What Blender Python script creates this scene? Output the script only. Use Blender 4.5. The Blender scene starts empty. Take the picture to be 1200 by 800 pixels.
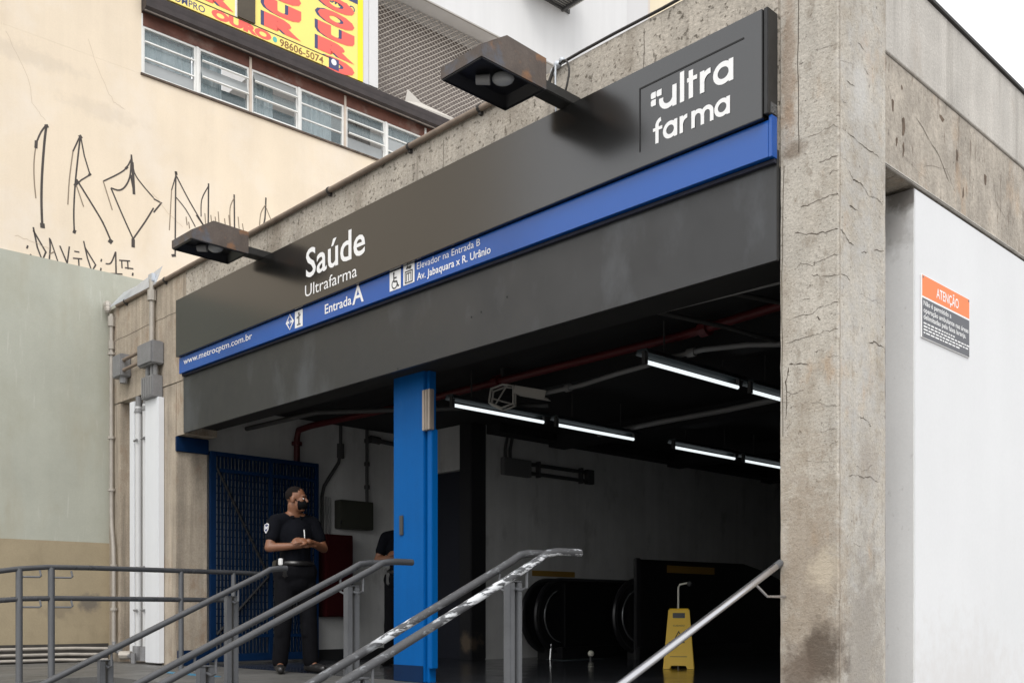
import bpy, bmesh, math, random
from mathutils import Vector, Matrix, noise
random.seed(7)
R = math.radians
scn = bpy.context.scene
COL = scn.collection

# ---------------------------------------------------------------- camera
cam_d = bpy.data.cameras.new('camera')
cam = bpy.data.objects.new('camera', cam_d); COL.objects.link(cam)
cam.location = (2.73, -5.17, 0.586)
cam.rotation_euler = (R(90), 0, R(45.76))
cam_d.sensor_width = 36.0
cam_d.lens = 36.0 * 1184 / 1200
cam_d.shift_y = 318 / 1200
cam_d.clip_start = 0.05
cam_d.clip_end = 2000
scn.camera = cam

# ---------------------------------------------------------------- sky, sun, exposure (overcast daylight)
SUN_EL, SUN_AZ = R(52), R(136)      # azimuth clockwise from +Y: high, from the right and the street
w = bpy.data.worlds.new('World'); scn.world = w; w.use_nodes = True
nt = w.node_tree; bg = nt.nodes['Background']
sky = nt.nodes.new('ShaderNodeTexSky'); sky.sky_type = 'NISHITA'; sky.sun_disc = False
sky.sun_elevation = SUN_EL; sky.sun_rotation = SUN_AZ
sky.air_density = 1.0; sky.dust_density = 5.0; sky.ozone_density = 1.0
hsv = nt.nodes.new('ShaderNodeHueSaturation'); hsv.inputs['Saturation'].default_value = 0.25
gam = nt.nodes.new('ShaderNodeGamma'); gam.inputs['Gamma'].default_value = 0.25     # a cloud deck evens out the clear sky's contrast
hsv.inputs['Value'].default_value = 3.0
nt.links.new(sky.outputs['Color'], gam.inputs['Color']); nt.links.new(gam.outputs['Color'], hsv.inputs['Color'])
nt.links.new(hsv.outputs['Color'], bg.inputs['Color'])
bg.inputs['Strength'].default_value = 0.15
sl = bpy.data.lights.new('sun', 'SUN'); sl.energy = 0.55; sl.angle = R(24); sl.color = (1.0, 0.97, 0.92)
so = bpy.data.objects.new('sun', sl); COL.objects.link(so)
sd = Vector((math.sin(SUN_AZ) * math.cos(SUN_EL), math.cos(SUN_AZ) * math.cos(SUN_EL), math.sin(SUN_EL)))
so.rotation_euler = (-sd).to_track_quat('-Z', 'Y').to_euler(); so.location = (6, -12, 20)
vs = scn.view_settings
vs.view_transform = 'Standard'; vs.look = 'None'; vs.gamma = 1.0; vs.use_curve_mapping = False
vs.exposure = 1.27

# ---------------------------------------------------------------- materials
def mat(name, col, rough=.8, metal=0., spec=.5, ior=1.5, mott=.0, mscale=1.5, grain=.0, gscale=70, streak=0., sscale=5.,
        stains=(), bump=0., bscale=90, emit=None, alpha=1., coat=0., blobs=(), rvar=0., zone=None):
    m = bpy.data.materials.new(name); m.use_nodes = True
    N = m.node_tree.nodes; L = m.node_tree.links; b = N['Principled BSDF']
    b.inputs['Roughness'].default_value = rough; b.inputs['Metallic'].default_value = metal
    b.inputs['Specular IOR Level'].default_value = spec; b.inputs['IOR'].default_value = ior
    b.inputs['Alpha'].default_value = alpha; b.inputs['Coat Weight'].default_value = coat
    b.inputs['Base Color'].default_value = (*col, 1)
    if emit:
        b.inputs['Emission Color'].default_value = (*emit[0], 1); b.inputs['Emission Strength'].default_value = emit[1]
    if not (mott or grain or streak or stains or bump or blobs or rvar): return m
    tc = N.new('ShaderNodeTexCoord'); co = tc.outputs['Object']
    def noi(scale, detail=6, rgh=.6, sc=None, off=(0, 0, 0)):
        mp = N.new('ShaderNodeMapping'); L.new(co, mp.inputs['Vector'])
        mp.inputs['Scale'].default_value = sc or (1, 1, 1); mp.inputs['Location'].default_value = off
        n = N.new('ShaderNodeTexNoise'); n.inputs['Scale'].default_value = scale
        n.inputs['Detail'].default_value = detail; n.inputs['Roughness'].default_value = rgh
        L.new(mp.outputs[0], n.inputs['Vector']); return n.outputs['Fac']
    def rng(s, a, b_, c, d):
        r = N.new('ShaderNodeMapRange'); L.new(s, r.inputs[0])
        for i, v in enumerate((a, b_, c, d)): r.inputs[i + 1].default_value = v
        return r.outputs[0]
    def mul(a, b_):
        x = N.new('ShaderNodeMath'); x.operation = 'MULTIPLY'; L.new(a, x.inputs[0])
        if isinstance(b_, (int, float)): x.inputs[1].default_value = b_
        else: L.new(b_, x.inputs[1])
        return x.outputs[0]
    fac = None
    for on_, s in ((mott, lambda: rng(noi(mscale, 8, .65), .3, .7, 1 - mott, 1 + mott)),
                   (grain, lambda: rng(noi(gscale, 4, .7), .25, .75, 1 - grain, 1 + grain)),
                   (streak, lambda: rng(noi(sscale, 5, .6, (1, 1, .05), (3, 1, 2)), .3, .7, 1 - streak, 1 + streak))):
        if on_:
            s = s(); fac = s if fac is None else mul(fac, s)
    rgb = N.new('ShaderNodeRGB'); rgb.outputs[0].default_value = (*col, 1); out = rgb.outputs[0]
    if fac is not None:
        v = N.new('ShaderNodeVectorMath'); v.operation = 'SCALE'; L.new(out, v.inputs[0]); L.new(fac, v.inputs['Scale']); out = v.outputs[0]
    def mixc(out, f, c):
        mx = N.new('ShaderNodeMix'); mx.data_type = 'RGBA'
        L.new(f, mx.inputs[0]); L.new(out, mx.inputs[6]); mx.inputs[7].default_value = (*c, 1); return mx.outputs[2]
    for i, (c, scale, sc, lo, hi, amt) in enumerate(stains):
        f_ = rng(noi(scale, 7, .65, sc, (i * 3.7 + 1, i * 1.9, i * 5.3)), lo, hi, 0, amt)
        if zone and i == 0:                                   # wear found only along one stretch
            sx = N.new('ShaderNodeSeparateXYZ'); L.new(co, sx.inputs[0]); q_ = sx.outputs[zone[0]]
            f_ = mul(mul(f_, rng(q_, zone[1], zone[2], 0, 1)), rng(q_, zone[3], zone[4], 1, 0))
        out = mixc(out, f_, c)
    for i, (c, ctr, rad, amt) in enumerate(blobs):            # a stain, tone or painted reflection with a place of its own
        mp = N.new('ShaderNodeVectorMath'); mp.operation = 'SUBTRACT'; L.new(co, mp.inputs[0]); mp.inputs[1].default_value = ctr
        dv = N.new('ShaderNodeVectorMath'); dv.operation = 'DIVIDE'; L.new(mp.outputs[0], dv.inputs[0]); dv.inputs[1].default_value = rad
        ln = N.new('ShaderNodeVectorMath'); ln.operation = 'LENGTH'; L.new(dv.outputs[0], ln.inputs[0])
        ad = N.new('ShaderNodeMath'); ad.operation = 'ADD'; L.new(ln.outputs['Value'], ad.inputs[0])
        L.new(rng(noi(9, 6, .65, None, (i * 2.1, 4, 1)), .2, .8, -.55, .55), ad.inputs[1])
        out = mixc(out, rng(ad.outputs[0], 1.05, .45, 0, amt), c)
    L.new(out, b.inputs['Base Color'])
    if rvar: L.new(rng(noi(3, 6), .3, .7, max(0, rough - rvar), min(1, rough + rvar)), b.inputs['Roughness'])
    if bump:
        bp = N.new('ShaderNodeBump'); bp.inputs['Strength'].default_value = bump; bp.inputs['Distance'].default_value = .01
        L.new(noi(bscale, 5, .7), bp.inputs['Height']); L.new(bp.outputs[0], b.inputs['Normal'])
    return m

CONC = (.40, .345, .285); DARKC = (.09, .075, .06)
M = {}
M['beam'] = mat('pitted_concrete', (.42, .38, .325), .92, mott=.22, mscale=1.6, grain=.30, gscale=38, streak=.16, bump=1., bscale=34,
    stains=[((.10, .085, .065), 24, (1, 1, 1), .555, .615, .9), ((.20, .165, .125), 2.2, (1, 1, .5), .52, .70, .65), ((.56, .52, .46), 3, (1, 1, .3), .56, .72, .6), ((.13, .11, .085), 7, (1, 1, .08), .58, .72, .6)])
M['column'] = mat('cracked_concrete', (.475, .44, .385), .9, mott=.16, mscale=1.6, grain=.20, gscale=70, streak=.10, sscale=9, bump=.9, bscale=38,
    stains=[(DARKC, 32, (1, 1, 1), .60, .665, .85), ((.28, .225, .16), 2.6, (1, 1, .6), .50, .70, .55), ((.34, .30, .255), 5, (1, 1, 1.6), .54, .68, .5), ((.46, .31, .19), 4, (1, 1, .5), .60, .72, .55), ((.16, .13, .10), 80, (1, 1, 1), .55, .64, .6), ((.24, .20, .155), 14, (1, 1, .6), .54, .64, .5), ((.54, .50, .44), 9, (1, 1, .7), .57, .68, .5)],
    blobs=[((.44, .43, .415), (.12, .3, 2), (.145, .62, 6), .85), ((.26, .235, .205), (-.02, .3, .35), (.12, .32, .75), .75), ((.27, .21, .15), (-.19, 0, .75), (.26, .2, .95), .6), ((.085, .062, .045), (-.10, 0, .36), (.17, .2, .20), .85), ((.14, .105, .08), (-.24, 0, .22), (.16, .2, .22), .8), ((.52, .45, .35), (-.09, 0, .82), (.11, .2, .14), .7),
           ((.30, .26, .22), (0, .35, 1.45), (.2, .16, .22), .5), ((.20, .16, .12), (-.28, 0, 3.22), (.10, .2, .06), .8), ((.28, .20, .14), (-.31, 0, 3.7), (.06, .2, .5), .6), ((.24, .21, .17), (-.16, 0, 4.3), (.25, .2, .22), .6), ((.52, .51, .49), (0, .24, 3.55), (.05, .13, .20), .7)])
M['side_concrete'] = mat('grey_concrete', (.47, .445, .41), .9, mott=.16, mscale=1.6, grain=.18, gscale=65, streak=.14, sscale=4, bump=.6, bscale=50,
    stains=[(DARKC, 30, (1, 1, .7), .655, .73, .7), ((.34, .26, .19), 3, (1, 1, .5), .57, .73, .5), ((.22, .20, .175), 6, (1, 1, .06), .56, .72, .5), ((.50, .48, .45), 2.4, (1, 1, 1), .55, .7, .5)])
M['panel_concrete'] = mat('stained_concrete', (.37, .33, .28), .92, mott=.28, mscale=2.6, grain=.26, gscale=45, streak=.16, bump=1., bscale=28,
    stains=[((.13, .095, .07), 9, (1, 1.6, .3), .585, .67, .9), (DARKC, 26, (1, 1, .7), .62, .70, .75), ((.44, .30, .19), 3, (1, 1, .5), .57, .72, .55), ((.52, .48, .43), 4, (1, 1, .6), .56, .70, .6)])
M['left_concrete'] = mat('board_marked_concrete', (.37, .315, .25), .9, mott=.22, mscale=2, grain=.2, gscale=60, streak=.28, sscale=10, bump=.6, bscale=60,
    stains=[((.25, .155, .095), 4, (1, 1, .5), .54, .68, .6), (DARKC, 8, (1, 1, .05), .58, .72, .55), ((.50, .46, .40), 6, (1, 1, .1), .57, .72, .5)])
M['crack'] = mat('crack_dark_line', (.085, .068, .052), 1.)  # dark colour of the cracks and formwork joints
M['cream'] = mat('cream_paint', (.715, .612, .480), .85, mott=.05, mscale=.8, grain=.035, gscale=50, streak=.04, sscale=3, bump=.15, bscale=25,
    stains=[((.54, .44, .33), 1.3, (1, 1, .5), .58, .78, .5), ((.76, .69, .61), .9, (1, 1, 1), .5, .72, .6), ((.38, .31, .24), 55, (1, 1, 1), .72, .78, .5)],
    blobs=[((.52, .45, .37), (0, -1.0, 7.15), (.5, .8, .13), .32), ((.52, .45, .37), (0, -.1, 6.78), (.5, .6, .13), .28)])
M['green'] = mat('faded_green_plaster', (.405, .412, .352), .9, mott=.09, mscale=1.2, grain=.05, gscale=60, streak=.04, sscale=3, bump=.2, bscale=30,
    stains=[((.33, .32, .245), 1.1, (1, 1, .7), .5, .72, .6), ((.55, .55, .50), 6, (1, 2.6, .22), .60, .70, .6), ((.36, .33, .25), 2.2, (1, 1, .25), .52, .7, .45), ((.30, .27, .20), 2, (1, 1, 1), .6, .8, .4)])
M['dado'] = mat('tan_render', (.34, .28, .185), .9, mott=.09, mscale=2.2, grain=.08, gscale=60, bump=.25, bscale=35,
    stains=[((.24, .195, .125), 3, (1, 1, .6), .55, .72, .5), ((.12, .10, .08), 26, (1, 1, 1), .68, .76, .4)],
    blobs=[((.13, .115, .10), (.02, -.25, .72), (.3, .17, .13), .8), ((.17, .14, .10), (.02, -.62, .62), (.3, .20, .12), .5)])
M['spray'] = mat('black_spray_paint', (.055, .045, .04), .7, mott=.3, mscale=9)
M['spray_faint'] = mat('faded_spray_paint', (.24, .19, .14), .8)
M['white_wall'] = mat('white_wall_paint', (.66, .667, .68), .6, mott=.03, mscale=1., grain=.02, gscale=40, streak=.008, bump=.06, bscale=20,
    stains=[((.58, .56, .54), 4, (1, 1, .5), .62, .82, .2)], blobs=[((.54, .51, .49), (0, 1.7, -.3), (1, 1.4, .9), .35)])
M['white_dirt'] = mat('grimy_white_paint', (.70, .70, .70), .7, mott=.04, grain=.04, streak=.05, bump=.1, bscale=30,
    stains=[((.30, .28, .26), 20, (1, 1, .6), .62, .74, .45)], blobs=[((.10, .09, .08), (-.05, 1., 3.22), (.22, .2, .16), .9), ((.25, .23, .21), (-.2, 1., 3.05), (.25, .2, .25), .5)])
M['white_building'] = mat('white_facade_paint', (.66, .66, .665), .7, mott=.03, mscale=.6, streak=.03)
M['cream_far'] = mat('pale_yellow_facade', (.80, .70, .52), .8, mott=.03, streak=.04)
M['net_wall'] = mat('shaded_brown_wall', (.23, .20, .185), .9, mott=.06, mscale=1.)
M['net'] = mat('netting_cord', (.60, .55, .50), .8)
M['sign_black'] = mat('satin_black_panel', (.005, .0048, .0045), .2, spec=.5, ior=1.9, mott=.04)
M['sign_edge'] = mat('sign_edge_black', (.02, .02, .02), .5, grain=.3, gscale=20)
M['blue_sign'] = mat('satin_blue_panel', (.002, .078, .36), .26, spec=.5, ior=1.6, mott=.03)
M['fascia'] = mat('dark_grey_fascia', (.019, .0195, .0205), .45, spec=.5, ior=1.6, mott=.10, mscale=1.5, streak=.05, sscale=3, rvar=.1, bump=.05, bscale=6,
    stains=[((.06, .065, .072), 1.3, (1, 1, .5), .53, .66, .7)])
M['soffit'] = mat('black_soffit', (.012, .012, .012), .8, mott=.2)
M['navy_edge'] = mat('dark_flashing', (.012, .014, .03), .8, mott=.4, mscale=6)
M['letter_white'] = mat('white_lettering', (.82, .82, .82), .5)
M['letter_dark'] = mat('black_lettering', (.02, .02, .02), .5)
M['groove'] = mat('dark_groove', (.006, .006, .007), .6)
M['blue_steel'] = mat('blue_column_paint', (.0005, .095, .33), .45, spec=.16, mott=.06, mscale=2, grain=.05, streak=.08, sscale=7, bump=.06, bscale=15, rvar=.08,
    stains=[((.03, .15, .34), 5, (1, 1, .3), .64, .75, .35), ((.01, .04, .10), 30, (1, 1, 1), .68, .76, .5)])
M['blue_gate'] = mat('blue_gate_paint', (.0015, .017, .060), .5, spec=.2, mott=.2, grain=.1)
M['gate_mesh'] = mat('dark_blue_gate_mesh', (.0012, .011, .038), .55, spec=.15, mott=.2)
M['guide'] = mat('worn_steel_guide', (.34, .29, .25), .5, metal=.4, mott=.25, streak=.3, sscale=20)
M['rail'] = mat('grey_handrail_paint', (.055, .057, .062), .30, spec=.5, mott=.12, mscale=6, grain=.1, bump=.04, bscale=40, rvar=.08)
M['rail_post'] = mat('grey_post_paint', (.10, .104, .112), .42, mott=.12, mscale=5, grain=.1, bump=.05)
for k_, z_ in (('rail_scraped', (1, -1.10, -1.0, -.84, -.72)), ('rail_scraped_end', (1, -.90, -.78, .20, .24))):
    M[k_] = mat('scraped_handrail_paint', (.055, .056, .06), .5, mott=.12, grain=.1, bump=.15, bscale=30, zone=z_,
        stains=[((.56, .58, .60), 22, (1.7, .22, 1.2), .525, .56, .95), ((.30, .32, .34), 30, (1.5, .4, 1), .56, .64, .5)])
M['rail_steel'] = mat('bare_steel_tube', (.52, .52, .54), .26, metal=.9, mott=.08, rvar=.08)
M['white_duct'] = mat('white_duct_paint', (.74, .76, .79), .5, mott=.03, streak=.04, grain=.02, stains=[((.4, .38, .34), 12, (1, 1, .2), .68, .8, .4)])
M['white_tube'] = mat('off_white_pipe_paint', (.56, .565, .57), .5, mott=.06, streak=.08)
M['pipe_grey'] = mat('weathered_grey_conduit', (.38, .35, .31), .5, metal=.2, mott=.15, mscale=6, streak=.1)
M['pipe_brown'] = mat('brown_roof_pipe', (.20, .155, .12), .7, mott=.25, mscale=8)
M['galv'] = mat('galvanised_sheet', (.50, .53, .57), .45, metal=.4, mott=.1, mscale=5, streak=.1)
M['boxgrey'] = mat('grey_cast_box', (.20, .20, .205), .55, mott=.12, mscale=9, grain=.1)
M['cable'] = mat('black_cable', (.03, .027, .025), .7)
M['rust'] = mat('rusted_lamp_housing', (.085, .066, .055), .65, mott=.3, mscale=5, grain=.15, bump=.2, bscale=40,
    stains=[((.27, .125, .05), 4.5, (1, 1, 1), .54, .66, .7), ((.09, .10, .125), 3.2, (1, 1, 1), .5, .62, .9), ((.45, .33, .20), 7, (1, 1, 1), .62, .72, .6)])
M['lamp_in'] = mat('black_lamp_inside', (.008, .008, .01), .35)
M['bulb'] = mat('grey_lamp_bulb', (.35, .36, .37), .2, coat=.4)
M['bulb_base'] = mat('lamp_socket', (.30, .30, .30), .5)
M['conc_floor'] = mat('grey_floor_concrete', (.11, .108, .104), .5, mott=.22, mscale=2, grain=.16, gscale=40, bump=.2, bscale=40, rvar=.12, stains=[((.05, .048, .046), 5, (1, 1, 1), .57, .72, .6), ((.19, .18, .17), 3, (1, 1, 1), .58, .72, .5)])
M['granite'] = mat('dark_polished_floor', (.035, .037, .042), .16, spec=.6, mott=.3, mscale=2, grain=.3, gscale=90, rvar=.06)
M['pavement'] = mat('pavement_concrete', (.26, .25, .235), .9, mott=.15, grain=.12, bump=.3)
M['asphalt'] = mat('asphalt', (.05, .05, .052), .9, mott=.15, grain=.25, gscale=120, bump=.4)
M['ground'] = mat('city_ground', (.16, .155, .15), .95, mott=.1)
M['blue_tile'] = mat('blue_floor_paint', (.03, .19, .33), .5, mott=.35, mscale=12, grain=.2)
M['wall_in'] = mat('dull_white_wall', (.56, .56, .55), .7, spec=.3, mott=.1, mscale=1.5, grain=.04, streak=.08, stains=[((.17, .16, .15), 3, (1, 1, .5), .57, .75, .5)])
M['dark_in'] = mat('black_ceiling_paint', (.010, .010, .011), .85, mott=.2)
M['dark_wood'] = mat('dark_door', (.010, .012, .022), .6)
M['pipe_dark'] = mat('dark_conduit', (.05, .05, .05), .6, mott=.2)
M['pipe_pale'] = mat('pale_conduit', (.20, .20, .20), .55, mott=.15)
M['pipe_red'] = mat('red_fire_pipe', (.075, .004, .006), .5, mott=.15)
M['cab_red'] = mat('red_cabinet', (.032, .003, .004), .5, spec=.2, mott=.1)
M['olive'] = mat('olive_grey_enamel', (.042, .043, .034), .55, spec=.2, mott=.1)
M['tube'] = mat('lit_tube', (.9, .9, .9), .4, emit=((.90, .97, 1.0), .42))
M['gloss_metal'] = mat('gloss_line_metal', (.16, .165, .17), .25, metal=.6)
M['reflector'] = mat('tinted_reflector', (.045, .058, .063), .35, mott=.1)
M['louvre'] = mat('grey_louvre_metal', (.48, .46, .42), .5, mott=.15)
M['rubber'] = mat('black_rubber', (.010, .010, .011), .32)
M['esc_panel'] = mat('black_balustrade_panel', (.008, .008, .009), .3)
M['chrome'] = mat('brushed_steel', (.55, .55, .55), .25, metal=1.)
M['black_panel'] = mat('black_partition', (.008, .008, .009), .45)
M['amber'] = mat('amber_strip', (.30, .17, .03), .6, mott=.1)
M['yellow'] = mat('yellow_plastic', (.80, .50, .012), .4, mott=.04)
M['pale'] = mat('pale_plastic', (.72, .70, .60), .4)
M['skin'] = mat('brown_skin', (.20, .086, .045), .5, mott=.08, mscale=12)
M['uniform'] = mat('navy_black_uniform', (.0035, .004, .0065), .9, spec=.12, mott=.2, mscale=9, bump=.3, bscale=25)
M['trouser'] = mat('dark_uniform_trousers', (.0045, .0045, .006), .9, spec=.12, mott=.2, mscale=9, bump=.3, bscale=20)
M['boot'] = mat('black_leather', (.018, .017, .017), .3, mott=.1)
M['hair'] = mat('cropped_black_hair', (.010, .007, .006), .9, spec=.15)
M['mask'] = mat('black_face_mask', (.004, .004, .005), .9, spec=.15)
M['orange'] = mat('orange_sign_face', (.86, .20, .045), .5, mott=.03)
M['sign_grey'] = mat('charcoal_sign_face', (.085, .088, .10), .5, mott=.05)
M['brownboard'] = mat('red_brown_board', (.12, .045, .03), .75, mott=.35, mscale=4, stains=[((.28, .23, .20), 2, (1, 1, 1), .55, .7, .5)])
M['gutter'] = mat('dark_brown_gutter', (.035, .026, .026), .6, mott=.3, mscale=5)
M['gutter_lip'] = mat('worn_gutter_lip', (.20, .17, .15), .7, mott=.3, mscale=7)
M['frame_white'] = mat('white_window_frame', (.74, .74, .72), .5, mott=.06, grain=.03)
M['frame_beige'] = mat('beige_window_post', (.55, .47, .40), .6, mott=.12)
M['glass'] = mat('window_glass', (.22, .28, .30), .05, spec=.9, alpha=.28)
M['glass_grey'] = mat('hazy_window_glass', (.36, .38, .385), .12, spec=.8, alpha=.8, mott=.1)
M['curtain'] = mat('pale_blue_curtain', (.62, .70, .73), .9, mott=.08, mscale=3, streak=.12, sscale=14)
M['curtain_dark'] = mat('room_dark', (.03, .03, .035), .9)
M['yel_sign'] = mat('yellow_billboard', (.93, .74, .20), .5, mott=.03)
M['yel_edge'] = mat('bright_yellow_edge', (.93, .78, .02), .5)
M['red_ink'] = mat('red_print', (.86, .13, .10), .5)
M['navy_ink'] = mat('navy_print', (.05, .06, .16), .5)
M['brown_ink'] = mat('brown_print', (.22, .11, .03), .5)
M['teal_ink'] = mat('teal_print', (.10, .45, .42), .5)
M['board_dark'] = mat('weathered_board', (.075, .062, .045), .8, mott=.2)
M['ac'] = mat('grey_ac_case', (.42, .42, .40), .6, mott=.1)
M['ac_dark'] = mat('dark_ac_grille', (.09, .09, .09), .7)

# ---------------------------------------------------------------- mesh helpers
WM = {}
def wm(o): return WM.get(o.name, Matrix.Identity(4)) if o else Matrix.Identity(4)
def link(o, parent=None, local=False):
    COL.objects.link(o)
    if parent:
        o.parent = parent
        if not local: o.data.transform(wm(parent).inverted())
        WM[o.name] = wm(parent)
    return o
def tag(o, label=None, cat=None, group=None, kind=None):
    if label: o['label'] = label
    if cat: o['category'] = cat
    if group: o['group'] = group
    if kind: o['kind'] = kind
    return o
def thing(name, label, cat, loc=(0, 0, 0), rz=0, group=None):
    o = bpy.data.objects.new(name, None); o.empty_display_size = .1
    o.location = loc; o.rotation_euler = (0, 0, rz); COL.objects.link(o)
    WM[o.name] = Matrix.Translation(loc) @ Matrix.Rotation(rz, 4, 'Z')
    return tag(o, label, cat, group)
class MB:
    def __init__(s): s.v = []; s.f = []
    def add(s, V, F):
        n = len(s.v); s.v += [tuple(p) for p in V]; s.f += [tuple(i + n for i in f) for f in F]; return s
    def box(s, x0, x1, y0, y1, z0, z1, T=None):
        V = [(x, y, z) for z in (z0, z1) for x, y in ((x0, y0), (x1, y0), (x1, y1), (x0, y1))]
        if T: V = [T @ Vector(p) for p in V]
        return s.add(V, [(3, 2, 1, 0), (4, 5, 6, 7), (0, 1, 5, 4), (1, 2, 6, 5), (2, 3, 7, 6), (3, 0, 4, 7)])
    def prism(s, poly, ax, a, b):
        def P(u, v, t): return {0: (t, u, v), 1: (u, t, v), 2: (u, v, t)}[ax]
        n = len(poly)
        return s.add([P(u, v, a) for u, v in poly] + [P(u, v, b) for u, v in poly],
                     [tuple(range(n - 1, -1, -1)), tuple(range(n, 2 * n))] + [(i, (i + 1) % n, n + (i + 1) % n, n + i) for i in range(n)])
    def tube(s, pts, r, n=10, cap=True):
        pts = [Vector(p) for p in pts]; k = len(pts); rr = r if isinstance(r, (list, tuple)) else [r] * k
        rings = []; up = None
        for i, p in enumerate(pts):
            t = (pts[min(i + 1, k - 1)] - pts[max(i - 1, 0)]).normalized()
            if up is None:
                up = Vector((0, 0, 1)) if abs(t.z) < .9 else Vector((1, 0, 0))
            a = (up - t * up.dot(t)).normalized(); b = t.cross(a); up = a
            rings.append([p + (a * math.cos(q) + b * math.sin(q)) * rr[i] for q in [2 * math.pi * j / n for j in range(n)]])
        V = [p for g in rings for p in g]
        F = [(i * n + j, i * n + (j + 1) % n, (i + 1) * n + (j + 1) % n, (i + 1) * n + j) for i in range(k - 1) for j in range(n)]
        if cap: F += [tuple(range(n - 1, -1, -1)), tuple((k - 1) * n + j for j in range(n))]
        return s.add(V, F)
    def ell(s, c, r, T=None, n=16, m=10):
        V = []; F = []
        for i in range(m + 1):
            th = math.pi * i / m
            for j in range(n):
                ph = 2 * math.pi * j / n
                p = Vector((r[0] * math.sin(th) * math.cos(ph), r[1] * math.sin(th) * math.sin(ph), r[2] * math.cos(th)))
                if T: p = T @ p
                V.append(p + Vector(c))
        for i in range(m):
            for j in range(n): F.append((i * n + j, (i + 1) * n + j, (i + 1) * n + (j + 1) % n, i * n + (j + 1) % n))
        return s.add(V, F)
    def cap(s, a, b, ra, rb, n=14):        # tapered limb with round ends
        a = Vector(a); b = Vector(b); d = (b - a); L = d.length; t = d.normalized(); pts = []; rs = []
        for q in (-1, -.85, -.5): pts.append(a + t * ra * q); rs.append(max(.0008, ra * math.sqrt(max(0, 1 - q * q))))
        for q in range(7): pts.append(a + d * q / 6); rs.append(ra + (rb - ra) * q / 6)
        for q in (.5, .85, 1): pts.append(b + t * rb * q); rs.append(max(.0008, rb * math.sqrt(max(0, 1 - q * q))))
        return s.tube(pts, rs, n)
    def build(s, name, m, parent=None, bev=0., smooth=False, local=False, seg=2):
        me = bpy.data.meshes.new(name); me.from_pydata(s.v, [], s.f)
        bm = bmesh.new(); bm.from_mesh(me)
        bmesh.ops.remove_doubles(bm, verts=bm.verts, dist=1e-5) if smooth else None
        bmesh.ops.recalc_face_normals(bm, faces=bm.faces)
        if bev: bmesh.ops.bevel(bm, geom=bm.edges[:], offset=bev, segments=seg, affect='EDGES', clamp_overlap=True)
        bm.to_mesh(me); bm.free()
        if smooth:
            for p in me.polygons: p.use_smooth = True
            try: me.set_sharp_from_angle(angle=R(42))
            except Exception: pass
        me.materials.append(m)
        return link(bpy.data.objects.new(name, me), parent, local)
def box(name, b, m, parent=None, bev=0., local=False): return MB().box(*b).build(name, m, parent, bev, local=local)
def copy_tree(o, parent=None):
    c = o.copy(); COL.objects.link(c); c.parent = parent
    for ch in [q for q in bpy.data.objects if q.parent == o and q is not c]: copy_tree(ch, c)
    return c
def stroke(P, w):
    """2D ribbon along a polyline (mitred), as quads"""
    n = len(P); V = []
    for i in range(n):
        p = Vector(P[i]); d0 = (p - Vector(P[i - 1])).normalized() if i else None
        d1 = (Vector(P[i + 1]) - p).normalized() if i < n - 1 else None
        d0 = d0 or d1; d1 = d1 or d0
        nn = Vector((-(d0.y + d1.y), d0.x + d1.x)); nn = nn.normalized() if nn.length > 1e-4 else Vector((-d0.y, d0.x))
        k = 1 / max(.45, nn.dot(Vector((-d1.y, d1.x)))); ww = (w[i] if isinstance(w, (list, tuple)) else w) / 2 * k
        V += [p + nn * ww, p - nn * ww]
    return V, [(2 * i, 2 * i + 1, 2 * i + 3, 2 * i + 2) for i in range(n - 1)]
def smooth(P, k=6):
    Q = []; n = len(P)
    for i in range(n - 1):
        p0, p1, p2, p3 = P[max(i - 1, 0)], P[i], P[i + 1], P[min(i + 2, n - 1)]
        for j in range(k):
            t = j / k; Q.append(.5 * ((2 * p1) + (p2 - p0) * t + (2 * p0 - 5 * p1 + 4 * p2 - p3) * t * t + (3 * p1 - p0 - 3 * p2 + p3) * t ** 3))
    return Q + [P[-1]]
def arc(c, r, a0, a1, n=16, ry=None):
    return [(c[0] + r * math.cos(R(a0 + (a1 - a0) * i / n)), c[1] + (ry or r) * math.sin(R(a0 + (a1 - a0) * i / n))) for i in range(n + 1)]
def place(plane, off):
    return {'F': lambda p: (p[0], off, p[1]), 'S': lambda p: (off, p[0], p[1])}[plane]
def strokes(name, L, plane, off, m, parent, local=False, step=.0004):
    mb = MB()
    for i, (w, P) in enumerate(L):
        V, F = stroke(P, w); f = place(plane, off + (-1 if plane == 'F' else 1) * step * (i % 7)); mb.add([f(v) for v in V], F)
    return mb.build(name, m, parent, local=local)
def strokes_each(name, L, plane, off, m, parent, local=False, step=.0004):
    for i, q in enumerate(L): strokes(name, [q], plane, off + (-1 if plane == 'F' else 1) * step * (i % 5), m, parent, local)
def glyphs(s, bold=0.):
    cu = bpy.data.curves.new('t', 'FONT'); cu.body = s; cu.size = 1; cu.offset = bold; cu.resolution_u = 3
    o = bpy.data.objects.new('t', cu); COL.objects.link(o)
    me = bpy.data.meshes.new_from_object(o.evaluated_get(bpy.context.evaluated_depsgraph_get()))
    bpy.data.objects.remove(o); bpy.data.curves.remove(cu); return me
CAPH = None
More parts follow.
